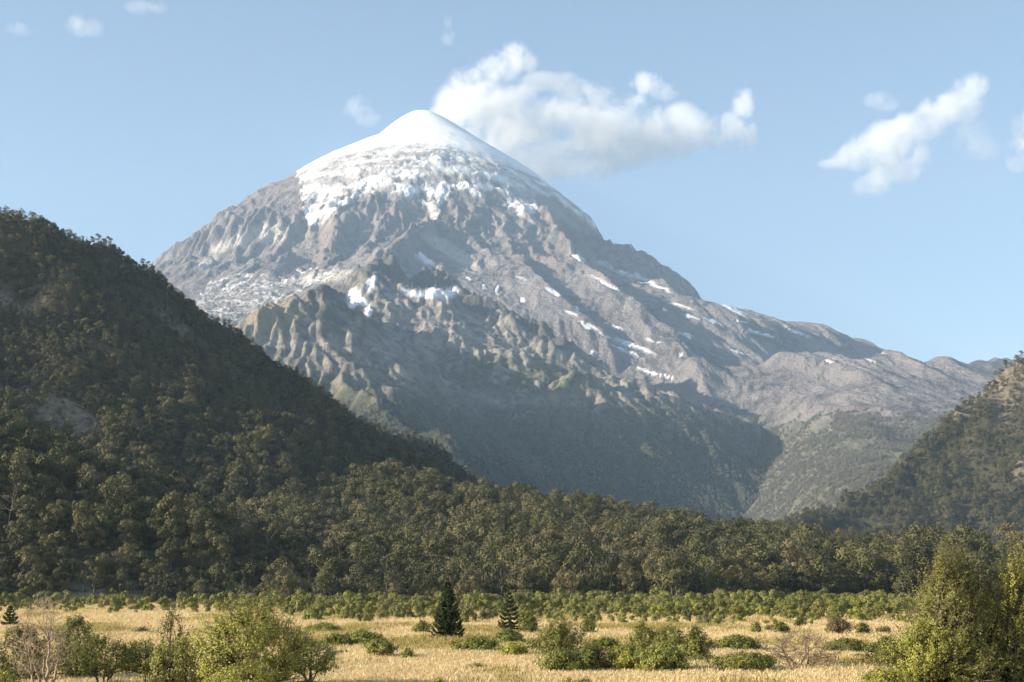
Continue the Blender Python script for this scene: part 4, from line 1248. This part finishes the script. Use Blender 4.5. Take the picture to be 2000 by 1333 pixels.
gs *= 0.85 + 0.5 * np.clip(gn, -0.4, 0.5)
scatter('grass', np.stack([gx, gy, ground_z(gx, gy)], 1), gs, rs.uniform(0, 6.28, len(gx)), gi, GRASS_COLL, kind='stuff')
# ------------------------------------------------------------------ clouds
def cloud(name, label, blobs, y, dens, seed, fill=0.0):
    """blobs: (u, v, half width, half height) as seen at depth y; vapour fills a closed hull round the puffs, thinning out towards its skin"""
    import bmesh
    rs = np.random.RandomState(seed)
    bm = bmesh.new(); bmesh.ops.create_icosphere(bm, subdivisions=3, radius=1.0)
    bv = np.array([q.co[:] for q in bm.verts]); bf = np.array([[q.index for q in f.verts] for f in bm.faces]); bm.free()
    k = y / F
    E = []
    for u, v, a, b in blobs:
        c = np.array(px(u, v, y)); c[1] += rs.uniform(-0.3, 0.3) * a * k
        E.append((c, np.array([a * 1.25, (a + b) * 0.5 + 10, b * 1.25]) * k))
    ctr = np.mean([c for c, r in E], 0)
    vs = [bv * r * 1.04 + c - ctr for c, r in E]
    me = mesh_np(name, np.concatenate(vs), np.concatenate([bf + i * len(bv) for i in range(len(E))]))
    m_ = bpy.data.materials.new(name + '_vapour'); m_.use_nodes = True
    t = m_.node_tree
    t.nodes.remove(t.nodes['Principled BSDF'])
    vol = t.nodes.new('ShaderNodeVolumePrincipled')
    vol.inputs['Color'].default_value = (1, 1, 1, 1); vol.inputs['Anisotropy'].default_value = 0.0
    def put(sock, x):
        if isinstance(x, bpy.types.NodeSocket):
            t.links.new(x, sock)
        else:
            sock.default_value = x
    def mth(op, a, b=0.0, c=0.0):
        n = t.nodes.new('ShaderNodeMath'); n.operation = op
        put(n.inputs[0], a); put(n.inputs[1], b); put(n.inputs[2], c)
        return n.outputs[0]
    def vm(op, a, b):
        n = t.nodes.new('ShaderNodeVectorMath'); n.operation = op
        put(n.inputs[0], a); put(n.inputs[1], b)
        return n.outputs['Value'] if op == 'DOT_PRODUCT' else n.outputs[0]
    P = t.nodes.new('ShaderNodeTexCoord').outputs['Object']
    acc = None
    for c, r in E:
        q = vm('MULTIPLY', vm('SUBTRACT', P, tuple(c - ctr)), tuple(1 / r))
        dd = vm('DOT_PRODUCT', q, q)
        acc = dd if acc is None else mth('SMOOTH_MIN', acc, dd, 0.35)
    core = mth('SUBTRACT', 1.0, acc)                      # 1 in the heart of a puff, 0 at its skin
    nz = t.nodes.new('ShaderNodeTexNoise'); nz.inputs['Scale'].default_value = 1 / (74 * k); nz.inputs['Detail'].default_value = 8; nz.inputs['Roughness'].default_value = 0.66
    nz.inputs['Distortion'].default_value = 1.2
    t.links.new(vm('ADD', P, (seed * 531.0, 0, 0)), nz.inputs['Vector'])
    n2 = t.nodes.new('ShaderNodeTexNoise'); n2.inputs['Scale'].default_value = 1 / (24 * k); n2.inputs['Detail'].default_value = 5; n2.inputs['Roughness'].default_value = 0.65
    t.links.new(vm('ADD', P, (0, seed * 377.0, 0)), n2.inputs['Vector'])
    e = mth('ADD', mth('MULTIPLY', core, 0.55), mth('MULTIPLY', mth('SUBTRACT', nz.outputs['Fac'], 0.5), 4.2))
    e = mth('ADD', e, mth('MULTIPLY', mth('SUBTRACT', n2.outputs['Fac'], 0.5), 2.0))
    mr = t.nodes.new('ShaderNodeMapRange'); mr.interpolation_type = 'SMOOTHSTEP'
    mr.inputs[1].default_value = 0.02 - fill; mr.inputs[2].default_value = 0.8 - fill; mr.inputs[4].default_value = dens
    t.links.new(e, mr.inputs[0])
    soft = mth('MINIMUM', mth('MAXIMUM', mth('MULTIPLY', core, 1.7), 0.0), 1.0)
    t.links.new(mth('MULTIPLY', mr.outputs[0], soft), vol.inputs['Density'])
    vol.inputs['Density Attribute'].default_value = ''
    t.links.new(vol.outputs[0], t.nodes['Material Output'].inputs['Volume'])
    me.materials.append(m_)
    ob = link(name, me, label=label, category='cloud')
    ob.location = ctr
    rm = ob.modifiers.new('hull', 'REMESH'); rm.mode = 'VOXEL'; rm.voxel_size = 9 * k
    m_.cycles.volume_step_rate = 0.25
    return ob
CY = 11600.0
cloud('cloud', 'large white cloud streaming to the right from the snowy summit',
      [(1005, 112, 34, 28), (1035, 122, 16, 18), (968, 135, 46, 28), (930, 165, 52, 34), (895, 200, 48, 36), (865, 222, 34, 20), (945, 215, 66, 42), (905, 250, 60, 30),
       (1000, 205, 40, 30), (1000, 265, 90, 52), (1030, 185, 22, 22), (1060, 160, 44, 16), (1110, 165, 44, 20), (1150, 190, 50, 28), (1190, 215, 46, 26), (1040, 225, 50, 26), (1100, 235, 70, 34),
       (1180, 260, 90, 46), (1262, 165, 34, 20), (1295, 180, 30, 16), (1235, 205, 30, 20), (1290, 262, 80, 44), (1320, 230, 44, 28), (1350, 262, 60, 34), (1100, 305, 90, 34), (1200, 300, 80, 28), (1150, 335, 60, 22),
       (1412, 275, 40, 18), (1450, 212, 22, 34), (1458, 190, 14, 16), (1425, 245, 30, 30), (1440, 258, 36, 34), (1465, 275, 14, 18), (845, 222, 34, 12), (905, 270, 50, 26), (970, 300, 60, 26), (1050, 330, 60, 24), (1000, 310, 60, 26)], CY, 0.0040, 3, 0.16)
cloud('cloud', 'smaller white cloud drifting alone at the upper right',
      [(1892, 175, 36, 26), (1875, 205, 44, 30), (1835, 222, 46, 28), (1800, 245, 50, 28), (1752, 265, 56, 36), (1715, 290, 56, 36), (1670, 305, 44, 24), (1625, 320, 26, 10), (1765, 310, 46, 32),
       (1765, 340, 36, 18), (1720, 345, 30, 20)], CY, 0.0036, 5, 0.18)
cloud('cloud', 'white cloud cut off by the right edge of the sky', [(1996, 250, 20, 34), (1990, 290, 26, 36), (2030, 260, 40, 60), (1985, 320, 20, 18)], CY, 0.0034, 6)
cloud('cloud', 'faint grey cloud veil under the right-hand cloud', [(1895, 270, 40, 34), (1920, 290, 40, 26)], CY, 0.0012, 7)
cloud('cloud', 'faint wisp of cloud left of the summit', [(700, 208, 26, 22), (716, 228, 26, 18), (690, 214, 24, 14)], CY, 0.0020, 8, -0.1)
cloud('cloud', 'thin wisp of cloud at the top edge left of centre', [(278, 18, 30, 11), (300, 14, 26, 12)], CY, 0.0020, 9, -0.1)
cloud('cloud', 'hook-shaped faint wisp in the upper left sky', [(150, 36, 14, 20), (158, 54, 26, 18), (176, 52, 26, 18)], CY, 0.0020, 10, -0.1)
cloud('cloud', 'tiny faint wisp in the upper left corner of the sky', [(36, 58, 24, 12), (50, 60, 22, 10)], CY, 0.0018, 11, -0.1)
cloud('cloud', 'faint short wisp above the head of the summit cloud', [(873, 44, 12, 22), (877, 72, 16, 14)], CY, 0.0016, 12, -0.1)
cloud('cloud', 'small faint puff below the left end of the right-hand cloud', [(1698, 362, 34, 20), (1715, 368, 28, 14)], CY, 0.0024, 13, -0.02)
cloud('cloud', 'small faint puff above the left end of the right-hand cloud', [(1716, 196, 28, 16), (1732, 204, 24, 12)], CY, 0.0018, 14, -0.06)
# ------------------------------------------------------------------ the air
def box_mesh(name, a, b, mat):
    v = np.array([(x, y, z) for x in (a[0], b[0]) for y in (a[1], b[1]) for z in (a[2], b[2])], float)
    f = np.array([(0, 1, 3, 2), (4, 6, 7, 5), (0, 4, 5, 1), (2, 3, 7, 6), (0, 2, 6, 4), (1, 5, 7, 3)])
    return mesh_np(name, v, f, None, mat, False)
hm = bpy.data.materials.new('haze_air'); hm.use_nodes = True
t = hm.node_tree
for nd in list(t.nodes):
    if nd.type == 'BSDF_PRINCIPLED':
        t.nodes.remove(nd)
vol = t.nodes.new('ShaderNodeVolumePrincipled')
vol.inputs['Color'].default_value = (0.52, 0.74, 1.0, 1)
vol.inputs['Density'].default_value = 5.0e-5
vol.inputs['Anisotropy'].default_value = 0.0
t.links.new(vol.outputs[0], t.nodes['Material Output'].inputs['Volume'])
link('haze', box_mesh('haze', (-12000, -2200, -46), (12000, 9700, 2790), hm), kind='stuff')
